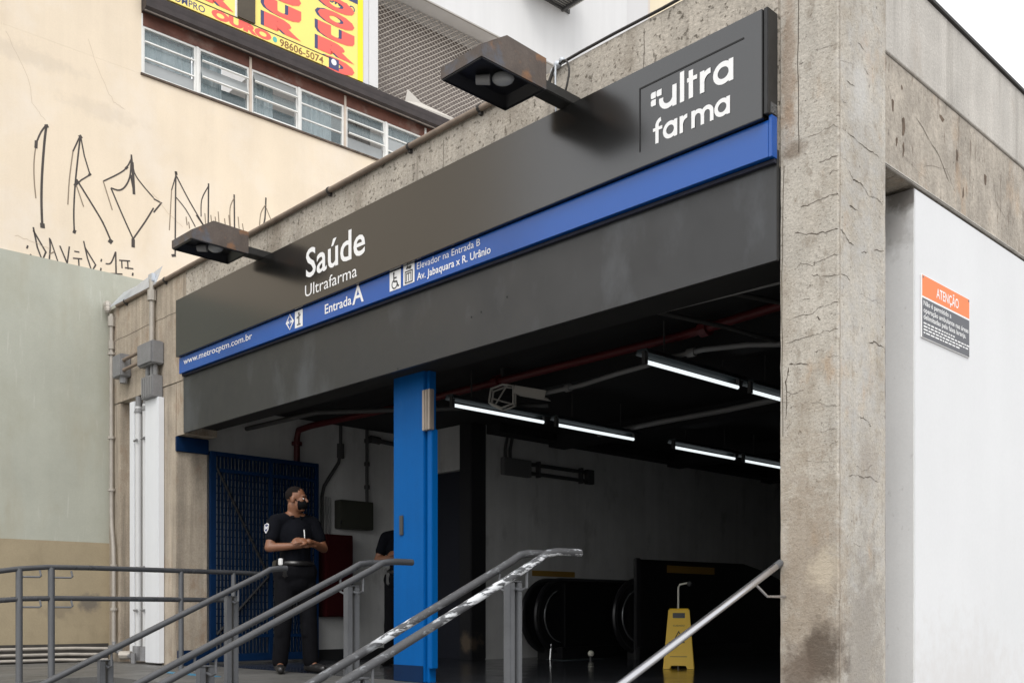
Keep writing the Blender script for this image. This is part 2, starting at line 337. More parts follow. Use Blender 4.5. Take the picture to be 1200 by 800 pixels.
def text(name, s, x, z, wd, h, plane, off, m, parent, bold=0., shear=0., local=False, fitall=False):
    """lettering whose capitals are h tall, fitted to width wd, baseline start at (x, z)"""
    global CAPH
    if CAPH is None:
        e = glyphs('E'); CAPH = max(v.co.y for v in e.vertices)
    me = glyphs(s, bold); xs = [v.co.x for v in me.vertices]; ys = [v.co.y for v in me.vertices]
    x0, x1 = min(xs), max(xs); sx = wd / (x1 - x0); sz = h / CAPH; y0 = 0
    if fitall: y0 = min(ys); sz = h / (max(ys) - y0)
    f = place(plane, off)
    for v in me.vertices:
        u = (v.co.x - x0) * sx; q = (v.co.y - y0) * sz; v.co = f((x + u + q * shear, z + q))
    me.name = name; me.materials.clear(); me.materials.append(m)
    return link(bpy.data.objects.new(name, me), parent, local)

# ================================================================ ground and floors (setting)
def struct(name, mb, m, bev=0): return tag(mb.build(name, m, None, bev), kind='structure')
struct('ground', MB().add([(-600, -600, -1.20), (600, -600, -1.20), (600, 600, -1.20), (-600, 600, -1.20)], [(0, 1, 2, 3)]), M['ground'])
struct('road', MB().add([(-60, -22, -1.17), (60, -22, -1.17), (60, -9.2, -1.17), (-60, -9.2, -1.17)], [(0, 1, 2, 3)]), M['asphalt'])
struct('pavement', MB().box(-60, 60, -9.0, 14, -1.19, -1.03), M['pavement'])
struct('kerb', MB().box(-60, 60, -9.2, -9.002, -1.19, -1.025), M['pavement'], .01)
struct('landing_floor', MB().box(-9.66, -.003, -1.3, .30, -1.0, -.004), M['conc_floor'])
struct('ramp', MB().prism([(-1.302, -1.0), (-1.302, -.004), (-1.8, -.006), (-8.9, -.70), (-8.9, -1.0)], 0, -9.66, -6.70), M['conc_floor'])
st = MB()
for i in range(6): st.box(-6.68, -.004, -1.302 - .34 * (i + 1), -1.304 - .34 * i, -1.029, -.17 * (i + 1) - .004)
struct('stairs', st, M['conc_floor'], .008)
struct('station_floor', MB().box(-8.04, -.40, .304, 13.9, -.3, 0), M['granite'])
struct('wall_kerb', MB().box(-9.69, -9.50, -7.4, -.12, -.9, -.02), M['conc_floor'], .01)
fs = thing('floor_stripe', 'worn blue painted stripe on the landing before the gate', 'floor stripe', (-5.8, -.56, 0))
box('paint_stripe', (-7.0, -5.9, -.66, -.55, -.004, .0005), M['blue_tile'], fs)
box('paint_stripe', (-4.9, -3.9, -1.0, -.90, -.004, .0005), M['blue_tile'], fs)

# ================================================================ the station building
B = thing('station_building', 'low concrete station entrance with cracked corner column and dark interior', 'building', (0, 0, 0))
MB().prism([(-9.72, 3.15), (-.366, 3.15), (-.366, 4.427), (-9.72, 4.335)], 1, 0, .37).build('front_beam', M['beam'], B, .012)
# column with a chipped, uneven arris
cv = []; zs = [-1.05 + 5.49 * i / 90 for i in range(91)]
for i, z in enumerate(zs):
    c = .008 + .011 * abs(noise.noise((z * 3.1, 0, 0))) + .014 * max(0, noise.noise((z * 9, 4, 0)) - .1); d = .004 + .008 * abs(noise.noise((z * 5, 9, 0)))
    cv.append([(-.365 + d, 0), (-c, 0), (0, c * 1.2), (0, .564 - d), (-d, .564), (-.365, .564), (-.365, d)])
cm = MB(); n = 7
cm.add([(x, y, z) for z, r in zip(zs, cv) for x, y in r], [(i * n + j, i * n + (j + 1) % n, (i + 1) * n + (j + 1) % n, (i + 1) * n + j) for i in range(90) for j in range(n)] + [tuple(range(n - 1, -1, -1)), tuple(90 * n + j for j in range(n))])
colm = cm.build('corner_column', M['column'], B)
GRAF=[(0.0137,[(-0.742,6.402),(-0.766,6.18),(-0.792,5.792),(-0.799,5.485),(-0.79,5.188)]),(0.0095,[(-0.742,6.402),(-0.804,6.295),(-0.857,6.152)]),(0.0053,[(-0.857,6.152),(-0.881,5.942),(-0.881,5.715),(-0.862,5.493)]),(0.021,[(-0.749,6.404),(-0.732,6.369)]),(0.0273,[(-0.814,5.187),(-0.761,5.191)]),(0.0168,[(-0.857,6.177),(-0.862,6.085)]),(0.0095,[(-0.348,6.402),(-0.378,6.12),(-0.411,5.773),(-0.426,5.458),(-0.421,5.214)]),(0.0084,[(-0.348,6.402),(-0.302,6.169),(-0.233,5.955),(-0.34,5.858),(-0.411,5.768)]),(0.0105,[(-0.396,5.855),(-0.238,5.639),(-0.083,5.418),(0.022,5.207)]),(0.0084,[(-0.348,6.402),(-0.436,6.18)]),(0.0053,[(-0.436,6.18),(-0.478,5.832),(-0.496,5.517)]),(0.0053,[(-0.396,5.778),(-0.31,5.542)]),(0.0231,[(-0.436,5.218),(-0.401,5.206)]),(0.0273,[(-0.005,5.216),(0.038,5.189)]),(0.0189,[(-0.36,6.401),(-0.335,6.367)]),(0.0168,[(-0.416,5.767),(-0.375,5.835)]),(0.0137,[(-0.248,5.945),(-0.223,5.973)]),(0.0095,[(0.278,6.359),(0.262,6.099),(0.208,5.949),(0.128,5.868),(0.022,5.865)]),(0.0095,[(0.022,5.865),(0.155,5.587),(0.3,5.303)]),(0.0095,[(0.3,5.303),(0.453,5.558),(0.564,5.764)]),(0.0084,[(0.278,6.359),(0.316,6.142),(0.426,6.011),(0.564,5.893)]),(0.0095,[(0.564,5.882),(0.665,5.855),(0.564,5.707)]),(0.0084,[(0.278,6.306),(0.181,6.129),(-0.073,5.922)]),(0.0053,[(-0.073,5.922),(0.038,5.596)]),(0.0168,[(0.289,6.269),(0.303,6.03),(0.311,5.866)]),(0.0126,[(0.27,6.102),(0.311,5.898)]),(0.021,[(0.3,5.303),(0.3,5.195)]),(0.0147,[(0.203,6.157),(0.23,6.192)]),(0.0095,[(0.859,6.318),(0.854,5.884),(0.85,5.229)]),(0.0084,[(0.864,6.264),(1.033,6.0),(1.246,5.708)]),(0.0073,[(0.859,6.262),(0.802,6.058)]),(0.0053,[(0.802,6.058),(0.772,5.531)]),(0.0073,[(0.859,5.985),(0.998,5.856),(1.127,5.666)]),(0.0168,[(0.802,5.211),(0.859,5.229)]),(0.0168,[(0.859,6.318),(0.866,6.275)]),(0.0105,[(1.139,5.827),(1.246,5.708)]),(0.0105,[(1.311,6.292),(1.306,5.735)]),(0.0073,[(1.311,6.258),(1.215,6.05),(1.206,5.822)]),(0.0105,[(1.679,6.247),(1.684,5.786)]),(0.0063,[(1.679,6.201),(1.619,6.046),(1.624,5.794)]),(0.0105,[(2.155,6.337),(2.139,6.044),(2.098,5.892)]),(0.0063,[(2.15,6.236),(2.077,6.099),(2.056,5.905)]),(0.0042,[(2.16,6.192),(2.266,5.983)]),(0.0032,[(1.258,5.881),(1.273,5.703)]),(0.0032,[(1.342,5.88),(1.357,5.748)]),(0.0032,[(1.447,5.954),(1.462,5.775)]),(0.0032,[(1.538,5.886),(1.553,5.775)]),(0.0032,[(1.6,5.949),(1.614,5.791)]),(0.0032,[(1.737,5.962),(1.752,5.804)]),(0.0032,[(1.8,5.886),(1.815,5.796)]),(0.0032,[(1.033,5.709),(1.047,5.623)]),(0.0032,[(0.998,5.767),(1.012,5.659)]),(0.0032,[(1.403,5.874),(1.418,5.764)]),(0.0189,[(-0.967,4.897),(-0.948,4.891)]),(0.0189,[(-0.933,4.804),(-0.914,4.798)]),(0.0095,[(-0.891,5.145),(-0.845,4.916),(-0.79,4.777),(-0.749,4.884),(-0.891,5.107)]),(0.0084,[(-0.708,5.064),(-0.7,4.951),(-0.712,4.783)]),(0.0073,[(-0.7,5.053),(-0.61,4.799)]),(0.0063,[(-0.712,4.867),(-0.651,4.912)]),(0.0084,[(-0.59,4.999),(-0.503,4.806)]),(0.0084,[(-0.478,5.018),(-0.503,4.806)]),(0.0084,[(-0.421,4.973),(-0.36,4.977)]),(0.0084,[(-0.436,4.886),(-0.327,4.902)]),(0.0084,[(-0.37,4.891),(-0.365,4.804)]),(0.0084,[(-0.466,4.786),(-0.32,4.799)]),(0.0084,[(-0.31,5.125),(-0.264,4.927),(-0.212,4.777),(-0.166,4.866),(-0.294,5.05)]),(0.0179,[(-0.106,4.941),(-0.088,4.937)]),(0.0179,[(-0.112,4.829),(-0.093,4.825)]),(0.0084,[(-0.044,4.91),(0.022,4.936),(0.08,5.088)]),(0.0095,[(0.08,5.088),(0.085,4.823)]),(0.0084,[(0.001,4.799),(0.165,4.828)]),(0.0084,[(0.122,4.992),(0.262,5.014)]),(0.0084,[(0.155,4.994),(0.16,4.899)]),(0.0084,[(0.23,5.006),(0.235,4.905)]),(0.0084,[(0.195,4.915),(0.303,4.926)]),(0.0189,[(0.284,4.857),(0.305,4.854)])]
CRF=[[(-0.25,3.273),(-0.144,3.266),(-0.03,3.279),(0.0,3.259)],[(-0.234,2.885),(-0.17,2.886),(-0.107,2.891),(-0.056,2.9),(-0.015,2.897),(0.0,2.888)],[(-0.266,2.753),(-0.197,2.72),(-0.128,2.707),(-0.066,2.704),(0.0,2.7)],[(-0.256,2.551),(-0.234,2.566),(-0.16,2.538),(-0.092,2.554),(-0.046,2.566),(0.0,2.559)],[(-0.17,2.487),(-0.092,2.459),(0.0,2.442)],[(-0.277,2.27),(-0.16,2.269),(-0.118,2.289),(-0.056,2.299),(0.0,2.296)],[(-0.326,2.133),(-0.245,2.137),(-0.17,2.142),(-0.128,2.143),(-0.087,2.154),(-0.04,2.149),(0.0,2.155)],[(-0.144,2.05),(-0.102,2.052)],[(-0.066,2.003),(-0.035,2.007),(0.0,2.005)],[(-0.305,2.007),(-0.245,2.001),(-0.181,1.985)],[(-0.332,1.87),(-0.299,1.835),(-0.256,1.838),(-0.213,1.846)],[(-0.17,1.767),(-0.118,1.764),(-0.076,1.739),(0.0,1.728)],[(-0.107,1.596),(-0.056,1.603),(-0.005,1.606)],[(-0.056,1.518),(-0.025,1.529),(0.0,1.535)],[(-0.354,1.804),(-0.299,1.791)],[(-0.118,3.104),(-0.056,3.103),(0.0,3.104)],[(-0.066,3.026),(0.005,3.027)],[(-0.144,3.735),(-0.066,3.727),(0.0,3.724)],[(-0.197,1.443),(-0.118,1.43),(-0.04,1.427)],[(-0.305,1.992),(-0.326,1.908),(-0.321,1.799),(-0.326,1.702)],[(-0.332,1.63),(-0.299,1.664)],[(-0.134,2.244),(-0.107,2.225)],[(-0.123,1.846),(-0.118,1.836)],[(-0.223,2.355),(-0.17,2.353)]]
CRS=[[(0.02,3.261),(0.166,3.262),(0.267,3.247),(0.371,3.246),(0.477,3.24)],[(0.02,3.417),(0.087,3.422)],[(0.107,3.052),(0.166,3.023),(0.227,3.026),(0.288,3.01),(0.35,2.984),(0.434,2.994),(0.52,2.978)],[(0.02,2.705),(0.068,2.685),(0.117,2.655),(0.176,2.651)],[(0.117,2.86),(0.207,2.861)],[(0.247,2.398),(0.309,2.397),(0.371,2.386),(0.445,2.397),(0.51,2.39)],[(0.35,2.136),(0.413,2.153),(0.477,2.15),(0.542,2.142)],[(0.237,1.699),(0.319,1.695),(0.35,1.675),(0.382,1.659)],[(0.117,1.354),(0.197,1.366),(0.288,1.355),(0.371,1.368),(0.466,1.347)],[(0.197,1.419),(0.267,1.392),(0.329,1.408),(0.392,1.439)],[(0.02,2.451),(0.087,2.462),(0.127,2.443)],[(0.257,2.638),(0.329,2.651)],[(0.02,3.629),(0.166,3.665)],[(0.217,3.81),(0.319,3.791)],[(0.288,3.692),(0.35,3.676)],[(0.087,3.545),(0.186,3.548)],[(0.413,2.686),(0.542,2.714)],[(0.02,3.106),(0.127,3.097)],[(0.166,0.984),(0.247,0.964)]]

def jag(P, k=4, a=.006):
    Q = []
    for p, q in zip(P[:-1], P[1:]):
        for i in range(k):
            t = i / k; Q.append((p[0] + (q[0] - p[0]) * t + random.uniform(-a, a) * .6, p[1] + (q[1] - p[1]) * t + random.uniform(-a, a)))
    return Q + [P[-1]]
def crackset(name, LL, plane, off, m, parent):
    L = []
    for P in LL:
        Q = jag(P); k = len(Q); wmax = random.choice((.0022, .003, .0045, .007, .010))
        L.append(([max(.001, wmax * (.45 + .75 * noise.noise((i * .6, P[0][1] * 9, 0))) * (1 if 0 < i < k - 1 else .3)) for i in range(k)], Q))
    strokes_each(name, L, plane, off, m, parent, False, .0002)
crackset('crack', CRF, 'F', -.0012, M['crack'], colm)
crackset('crack', CRS, 'S', .0012, M['crack'], colm)
strokes_each('formwork_joint', [(.005, jag([(-.247, 4.36), (-.247, 4.0), (-.249, 3.6), (-.244, 3.20)], 5, .004)), (.004, jag([(-.338, 3.15), (-.352, 2.4), (-.345, 1.6)], 6, .006))], 'F', -.0013, M['crack'], colm)
strokes('arris_line', [([.004 + .006 * abs(noise.noise((i * .7, 3, 1))) for i in range(61)], [(.012 + .004 * noise.noise((i * .9, 1, 7)), -1 + 5.35 * i / 60) for i in range(61)])], 'S', .0016, mat('arris_grime', (.30, .25, .20), .95), colm)
MB().prism([(-.004, 3.90), (-.34, 3.90), (-.34, 4.44), (0, 4.44), (0, 3.905)], 1, .566, 12).build('side_beam', M['side_concrete'], B, .008)
sp = MB().prism([(-.012, 3.245), (-.34, 3.245), (-.34, 3.898), (-.012, 3.898)], 1, .566, 12).build('beam_panel', M['panel_concrete'], B, .004)
box('panel_lip', (-.03, -.007, .568, 12, 3.238, 3.256), M['side_concrete'], B, .006)
PC = [[(.62, 3.72), (.68, 3.62), (.72, 3.50), (.78, 3.36)], [(1.0, 3.66), (1.2, 3.58), (1.34, 3.52), (1.5, 3.40)], [(1.1, 3.38), (1.25, 3.44), (1.45, 3.47), (1.6, 3.36)], [(1.9, 3.8), (1.95, 3.6), (1.98, 3.4)], [(.70, 3.40), (.95, 3.34), (1.2, 3.32)], [(2.2, 3.75), (2.3, 3.5), (2.5, 3.42)]]
crackset('crack', PC, 'S', -.0108, M['crack'], sp)
PB = mat('spall_brown', (.12, .085, .06), .95, mott=.4, mscale=20)
for y, z, a, b in ((.68, 3.62, .012, .05), (.82, 3.54, .02, .075), (.82, 3.40, .012, .05), (.73, 3.42, .012, .03), (.80, 3.77, .010, .016), (1.38, 3.78, .035, .018), (1.62, 3.62, .014, .05), (1.72, 3.40, .012, .04), (2.1, 3.6, .02, .05)):
    V = [(y + a * math.cos(q) * (1 + .4 * math.sin(3 * q + y * 9)), z + b * math.sin(q) * (1 + .3 * math.cos(2 * q + z * 7))) for q in [6.283 * i / 10 for i in range(10)]]
    MB().add([(-.0106, u, v) for u, v in V], [tuple(range(10))]).build('spalled_patch', PB, sp)
box('edge_cap', (-.36, .018, .57, 12, 4.442, 4.462), M['cable'], B)
box('edge_cap', (-.36, .012, -.004, .566, 4.442, 4.456), M['side_concrete'], B)
box('left_pier', (-9.72, -9.42, 0, .37, -.05, 3.148), M['left_concrete'], B, .008)
box('right_pier', (-8.287, -7.928, 0, .37, -.05, 3.148), M['left_concrete'], B, .008)
box('recess_back', (-9.419, -8.288, .20, .37, -.05, 3.148), M['left_concrete'], B)
box('left_facing', (-9.719, -7.70, -.006, -.001, 3.152, 4.33), M['left_concrete'], B)
strokes_each('formwork_joint', [(.006, jag([(-9.55, 3.92), (-8.7, 3.93), (-7.75, 3.93)], 8, .006)), (.005, jag([(-7.74, 4.3), (-7.75, 3.7), (-7.74, 3.17)], 6, .004))], 'F', -.0075, M['crack'], B)
strokes_each('formwork_joint', [(.005, jag([(-3.35, 4.31), (-3.35, 4.02)], 4, .004)), (.005, jag([(-6.0, 4.33), (-6.0, 4.0)], 4, .004)), (.004, jag([(-1.35, 4.36), (-1.36, 4.1)], 4, .006))], 'F', -.0012, M['crack'], B)
box('wall_plate', (-9.75, -9.718, -.004, .37, -.05, 4.33), M['left_concrete'], B)
MB().prism([(-7.704, 2.555), (-.367, 2.612), (-.367, 3.25), (-7.704, 3.25)], 1, -.03, -.003).build('fascia_panel', M['fascia'], B, .002)
hl = MB()
for x, z in ((-2.99, 2.835), (-2.88, 2.85), (-3.9, 2.6), (-2.6, 2.9)): hl.prism([(x + .008 * math.cos(q), z + .008 * math.sin(q)) for q in [6.283 * i / 8 for i in range(8)]], 1, -.032, -.0302)
hl.build('screw_hole', M['groove'], B)
box('lintel', (-7.70, -.367, .001, .369, 2.63, 3.148), M['soffit'], B)
box('pier_head', (-7.926, -7.702, .001, .369, 2.556, 3.148), M['left_concrete'], B)
box('header_plate', (-7.940, -7.895, -.012, .372, 2.385, 2.552), M['blue_gate'], B, .006)
box('base_plate', (-7.926, -7.885, .003, .372, 0, .17), M['blue_gate'], B, .004)
box('roof_slab', (-9.5, -.35, .372, 12, 3.95, 4.2), M['side_concrete'], B)
box('ceiling', (-8.06, -.345, .372, 13.9, 2.98, 3.10), M['dark_in'], B)
cb = MB()
for y in (2.0, 4.6, 7.2, 9.8): cb.box(-6.6, -.36, y, y + .3, 2.80, 2.979)
cb.build('ceiling_beam', M['dark_in'], B)
box('interior_wall', (-8.2, -8.05, .372, 3.33, -.1, 2.979), M['wall_in'], B)
rw = MB().box(-8.05, -7.62, 3.33, 3.45, 0, 2.979).box(-6.94, -6.93, 3.33, 3.45, 0, 2.979).box(-7.62, -6.94, 3.33, 3.45, 2.41, 2.979)
dw = rw.build('interior_wall', M['wall_in'], B)
d = box('door', (-7.62, -6.94, 3.40, 3.44, 0, 2.408), M['dark_wood'], B)
box('interior_column', (-6.93, -6.702, 3.30, 3.558, 0, 2.979), mat('dark_column_paint', (.018, .018, .020), .45, mott=.1, blobs=[((.16, .12, .08), (-6.8, 3.3, .22), (.12, .3, .16), .7)]), B, .01)  # tan reflection near the foot is painted into the colour
box('interior_wall', (-6.85, -6.70, 3.56, 13.9, -.1, 2.979), M['wall_in'], B)
box('wall_beam', (-6.698, -6.45, 3.56, 13.9, 2.86, 2.978), M['dark_in'], B)
box('back_wall', (-6.9, -.36, 13.9, 14.05, -.1, 3.1), M['wall_in'], B)
box('right_wall', (-.42, -.36, .57, 13.9, -.1, 2.979), mat('dark_inner_wall', (.05, .05, .05), .8), B)
box('side_wall', (-.34, -.02, 1.0, 11.9, -1.05, 3.225), M['white_wall'], B, .006)
box('wall_return', (-.40, -.024, .992, .999, -1.05, 3.22), M['white_dirt'], B)
box('recess_shade_strip', (-.07, -.012, .567, .585, -1.05, 3.23), M['cable'], B)  # black strip added for the shade in the gap behind the column

# ---------------------------------------------------------------- name sign
S = thing('name_sign', 'long satin black station name sign with white lettering across the concrete front', 'sign', (-4.04, -.13, 3.4))
MB().prism([(-7.68, 3.362), (-.402, 3.407), (-.402, 4.03), (-7.68, 3.978)], 1, -.13, -.012).build('sign_panel', M['sign_black'], S, .003)
box('end_plate', (-.4, -.372, -.118, -.012, 3.43, 4.035), M['sign_edge'], S, .003)
bk = MB().box(-.39, -.366, -.09, -.03, 3.44, 3.50)
for y, z in ((-.08, 3.475), (-.055, 3.46), (-.04, 3.49), (-.07, 3.445)): bk.ell((-.368, y, z), (.008, .008, .008), None, 8, 6)
bk.build('end_bracket', M['ac_dark'], S)
box('lug', (-7.705, -7.682, -.07, -.05, 3.52, 3.535), M['groove'], S)
f = -.1325
text('lettering', 'Saúde', -5.112, 3.612, .90, .247, 'F', f, M['letter_white'], S, .012)
text('lettering', 'Ultrafarma', -5.128, 3.442, .80, .103, 'F', f, M['letter_white'], S, .0)
strokes('logo_frame', [(.010, [(-1.285, 3.50), (-1.285, 3.899)]), (.010, [(-1.289, 3.898), (-.521, 3.909)])], 'F', f, M['groove'], S)
# logo, two lines of geometric letters drawn with round strokes
def logo_line(L, x, z, sx, sz): return [(w * (sx + sz) / 2, [(x + u * sx, z + v * sz) for u, v in P]) for w, P in L]
W = .24
def ring_a(x): return [(W, arc((x + .5, .5), .392, 0, 360, 28)), (W, [(x + .892, 0), (x + .892, 1.0)])]
ul = [(W, [(.135, .62)] + arc((.5, .5), .365, 180, 360, 18) + [(.865, 1.0)]), (W, [(.865, 0), (.865, 1)]), (W, [(1.28, 0), (1.28, 1.42)]),
      (W, [(1.75, 0), (1.75, 1.30)]), (.19, [(1.55, .88), (2.08, .88)]),
      (W, [(2.34, 0), (2.34, 1)]), (W, [(2.34, .45)] + arc((2.74, .45), .40, 180, 85, 9, .43)[:])] + ring_a(2.9)
strokes('logo_lettering', logo_line(ul, -1.135, 3.697, .139, .130), 'F', f, M['letter_white'], S, step=.00025)
mk = MB(); uz = lambda u, v: (-1.135 + u * .139, f - .0003, 3.697 + v * .130)
for u, v in ((-.30, .92), (-.30, .56), (.02, .92)):
    k = [uz(u + .14 * c, v + .15 * s2) for c, s2 in ((-1, -.6), (-.6, -1), (1, -1), (1, 1), (-.6, 1), (-1, .6))]; mk.add(k, [tuple(range(6))])
mk.build('logo_cross', M['letter_white'], S)
fa = [(W, [(.34, 0), (.34, 1.0)] + arc((.66, 1.06), .32, 170, 95, 6, .30)), (.19, [(.05, .86), (.72, .86)])] + ring_a(.78) + \
     [(W, [(2.07, 0), (2.07, 1)]), (W, [(2.07, .45)] + arc((2.45, .45), .38, 180, 85, 9, .43))] + \
     [(W, [(2.88, 0), (2.88, 1)]), (W, [(2.88, .5)] + arc((3.19, .55), .31, 180, 0, 14, .33) + [(3.50, 0)]), (W, [(3.50, .5)] + arc((3.81, .55), .31, 180, 0, 14, .33) + [(4.12, 0)])] + ring_a(4.30)
strokes('logo_lettering', logo_line(fa, -1.185, 3.509, .1075, .104), 'F', f, M['letter_white'], S, step=.00025)
# ---------------------------------------------------------------- blue strip below it
T = thing('entrance_sign_strip', 'narrow blue entrance sign strip under the long black sign', 'sign', (-4.0, -.08, 3.2))
MB().prism([(-7.681, 3.188), (-.385, 3.192), (-.385, 3.402), (-7.681, 3.358)], 1, -.092, -.034).build('strip_panel', M['blue_sign'], T, .002)
box('end_plate', (-.384, -.362, -.09, -.034, 3.19, 3.428), M['blue_sign'], T, .002)
box('lower_edge', (-7.68, -.366, -.060, -.034, 3.165, 3.186), M['navy_edge'], T)  # flashing coloured navy to stand in for the blue strip's shaded underside
f = -.0942
text('lettering', 'www.metrocptm.com.br', -7.57, 3.27, 1.44, .062, 'F', f, M['letter_white'], T, .006)
text('lettering', 'Entrada', -4.868, 3.243, .405, .080, 'F', f, M['letter_white'], T, .012)
text('lettering', 'A', -4.45, 3.232, .165, .150, 'F', f, M['letter_white'], T, .012)
text('lettering', 'Elevador na Entrada B', -3.568, 3.322, .745, .052, 'F', f, M['letter_white'], T, -.004)
text('lettering', 'Av. Jabaquara x R. Urânio', -3.568, 3.235, .860, .056, 'F', f, M['letter_white'], T, .012)
def quadF(name, P, m, y, par): return MB().add([(u, y, v) for u, v in P], [tuple(range(len(P)))]).build(name, m, par)
rect = lambda a, b, c, d: [(a, c), (b, c), (b, d), (a, d)]
p = quadF('metro_pictogram', [(-5.515, 3.29), (-5.444, 3.215), (-5.373, 3.29), (-5.444, 3.365)], M['letter_white'], f, T)
strokes('arrow_mark', [(.018, [(-5.444, 3.23), (-5.444, 3.35)]), (.015, [(-5.475, 3.28), (-5.444, 3.245), (-5.413, 3.28)]), (.015, [(-5.475, 3.30), (-5.444, 3.335), (-5.413, 3.30)])], 'F', f - .0012, M['blue_sign'], p)
p = quadF('exit_pictogram', rect(-5.357, -5.227, 3.212, 3.366), M['letter_white'], f, T)
strokes('pictogram_mark', [(.020, [(-5.29, 3.235), (-5.29, 3.315)]), (.016, [(-5.325, 3.30), (-5.29, 3.31), (-5.262, 3.325)]), (.024, [(-5.300, 3.335), (-5.278, 3.335)]), (.012, [(-5.32, 3.237), (-5.26, 3.237)])], 'F', f - .0012, M['sign_grey'], p)
p = quadF('wheelchair_pictogram', rect(-3.924, -3.777, 3.225, 3.380), M['letter_white'], f, T)
strokes('pictogram_mark', [(.011, arc((-3.858, 3.272), .034, 110, 375, 18)), (.013, [(-3.868, 3.35), (-3.866, 3.295), (-3.828, 3.29), (-3.812, 3.25), (-3.798, 3.252)]), (.012, [(-3.866, 3.322), (-3.83, 3.322)]), (.020, [(-3.876, 3.360), (-3.858, 3.360)])], 'F', f - .0012, M['letter_dark'], p)
p = quadF('lift_pictogram', rect(-3.743, -3.600, 3.232, 3.386), M['letter_white'], f, T)
strokes('pictogram_mark', [(.010, [(-3.718, 3.246), (-3.718, 3.335), (-3.626, 3.335), (-3.626, 3.246), (-3.722, 3.246)]), (.009, [(-3.70, 3.256), (-3.70, 3.318), (-3.644, 3.318), (-3.644, 3.256)]), (.009, [(-3.672, 3.256), (-3.672, 3.318)]), (.016, [(-3.70, 3.355), (-3.686, 3.372), (-3.672, 3.355)]), (.016, [(-3.668, 3.372), (-3.654, 3.355), (-3.640, 3.372)])], 'F', f - .0012, M['letter_dark'], p)

# ---------------------------------------------------------------- floodlights
def floodlight(label):
    t = thing('floodlight', label, 'lamp', (0, 0, 0), 0, 'floodlights over the name sign')
    x0, x1 = -.32, .07; yf, yp, yb = -.94, -.72, -.36
    P = [(yf, 0), (yf, .075), (yp, .215), (yb, .205), (yb, 0)]; e = .012
    h = MB(); V = [(x, y, z) for x in (x0, x1) for y, z in P]
    h.add(V, [(0, 1, 2, 3, 4), (9, 8, 7, 6, 5), (0, 5, 6, 1), (1, 6, 7, 2), (2, 7, 8, 3), (3, 8, 9, 4)])
    h.add([(x0, yf, 0), (x1, yf, 0), (x1, yb, 0), (x0, yb, 0), (x0 + e, yf + e, 0), (x1 - e, yf + e, 0), (x1 - e, yb - e, 0), (x0 + e, yb - e, 0)], [(0, 1, 5, 4), (1, 2, 6, 5), (2, 3, 7, 6), (3, 0, 4, 7)])
    h.build('housing', M['rust'], t)
    c = MB(); a = [(x0 + e, yf + e), (x1 - e, yf + e), (x1 - e, yb - e), (x0 + e, yb - e)]; b = [(x0 + .05, yf + .06), (x1 - .05, yf + .06), (x1 - .05, yb - .06), (x0 + .05, yb - .06)]
    c.add([(x, y, -.0005) for x, y in a] + [(x, y, .058) for x, y in b], [(0, 1, 5, 4), (1, 2, 6, 5), (2, 3, 7, 6), (3, 0, 4, 7), (4, 5, 6, 7)])
    c.build('reflector', M['lamp_in'], t)
    r = MB(); lip = .016
    for q in range(4):
        p0, p1 = Vector((*a[q], -.004)), Vector((*a[(q + 1) % 4], -.004)); r.tube([p0, p1], .007, 6)
    r.build('glass_gasket', M['lamp_in'], t)
    T = Matrix.Rotation(R(42), 3, 'Z')
    bl = MB().ell((-.06, -.63, .022), (.075, .05, .046), T, 16, 10).build('bulb', M['bulb'], t, smooth=True)
    MB().tube([(-.125, -.685, .02), (-.195, -.745, .022)], [.034, .030], 12).build('socket', M['bulb_base'], t, smooth=True)
    MB().box(-.06, .06, -.358, -.004, .005, .075).build('arm', M['sign_edge'], t, .006)
    MB().tube([(-.13, -.06, .35), (-.125, -.065, .15), (-.12, -.065, -.02)], .0065, 8).build('stay_rod', M['galv'], t)
    cp = [Vector((-.12, -.03, .37)), Vector((-.05, -.04, .36)), Vector((-.01, -.05, .27)), Vector((-.03, -.06, .15)), Vector((-.07, -.05, .08)), Vector((-.10, -.05, .05))]
    MB().tube(smooth(cp), .0075, 8).build('cable', M['cable'], t, smooth=True)
    MB().tube(smooth([Vector((-.20, -.05, .12)), Vector((-.22, -.04, .24)), Vector((-.17, -.03, .36))]), .012, 8).build('cable', M['cable'], t, smooth=True)
    MB().ell((-.15, -.02, .375), (.034, .028, .026), None, 10, 8).ell((-.10, -.025, .385), (.024, .024, .022), None, 10, 8).ell((-.19, -.02, .34), (.026, .02, .03), None, 9, 7).build('pipe_joint', M['galv'], t, smooth=True)
    return t
L1 = floodlight('rusty floodlight nearest the column, on an arm above the black sign')
L2 = copy_tree(L1); L2['label'] = 'grey and rust floodlight at the left end, above the word Saúde'
L1.location = (-1.955, 0, 4.035); L2.location = (-5.955, .09, 3.995)

# ---------------------------------------------------------------- roof edge pipe, cable, flashing
def pipe(name, label, cat, pts, r, m, group=None, clamps=(), cm=None, cr=1.7, n=10):
    t = thing(name, label, cat, pts[0], 0, group)
    MB().tube(pts, r, n).build('tube', m, t, smooth=True)
    for a, b in clamps: MB().tube([a, b], r * cr, n).build('clamp', cm or m, t)
    return t
top = lambda x: 4.335 + (x + 9.72) * .0098
pts = [(x, -.028, top(x) - .012 + .006 * math.sin(x * 3)) for x in (-9.45, -8.6, -7.6, -6.4, -5.2, -4.2, -3.3, -2.75, -2.5)]
cl = []
for x in (-9.2, -8.15, -7.0, -4.9, -3.75, -2.9): cl += [((x - .012, -.028, top(x) - .012), (x + .012, -.028, top(x) - .012))]
rp = pipe('roof_pipe', 'brown weathered pipe clipped along the top edge of the concrete beam', 'pipe', pts, .024, M['pipe_brown'], None, cl, M['cable'], 1.25)
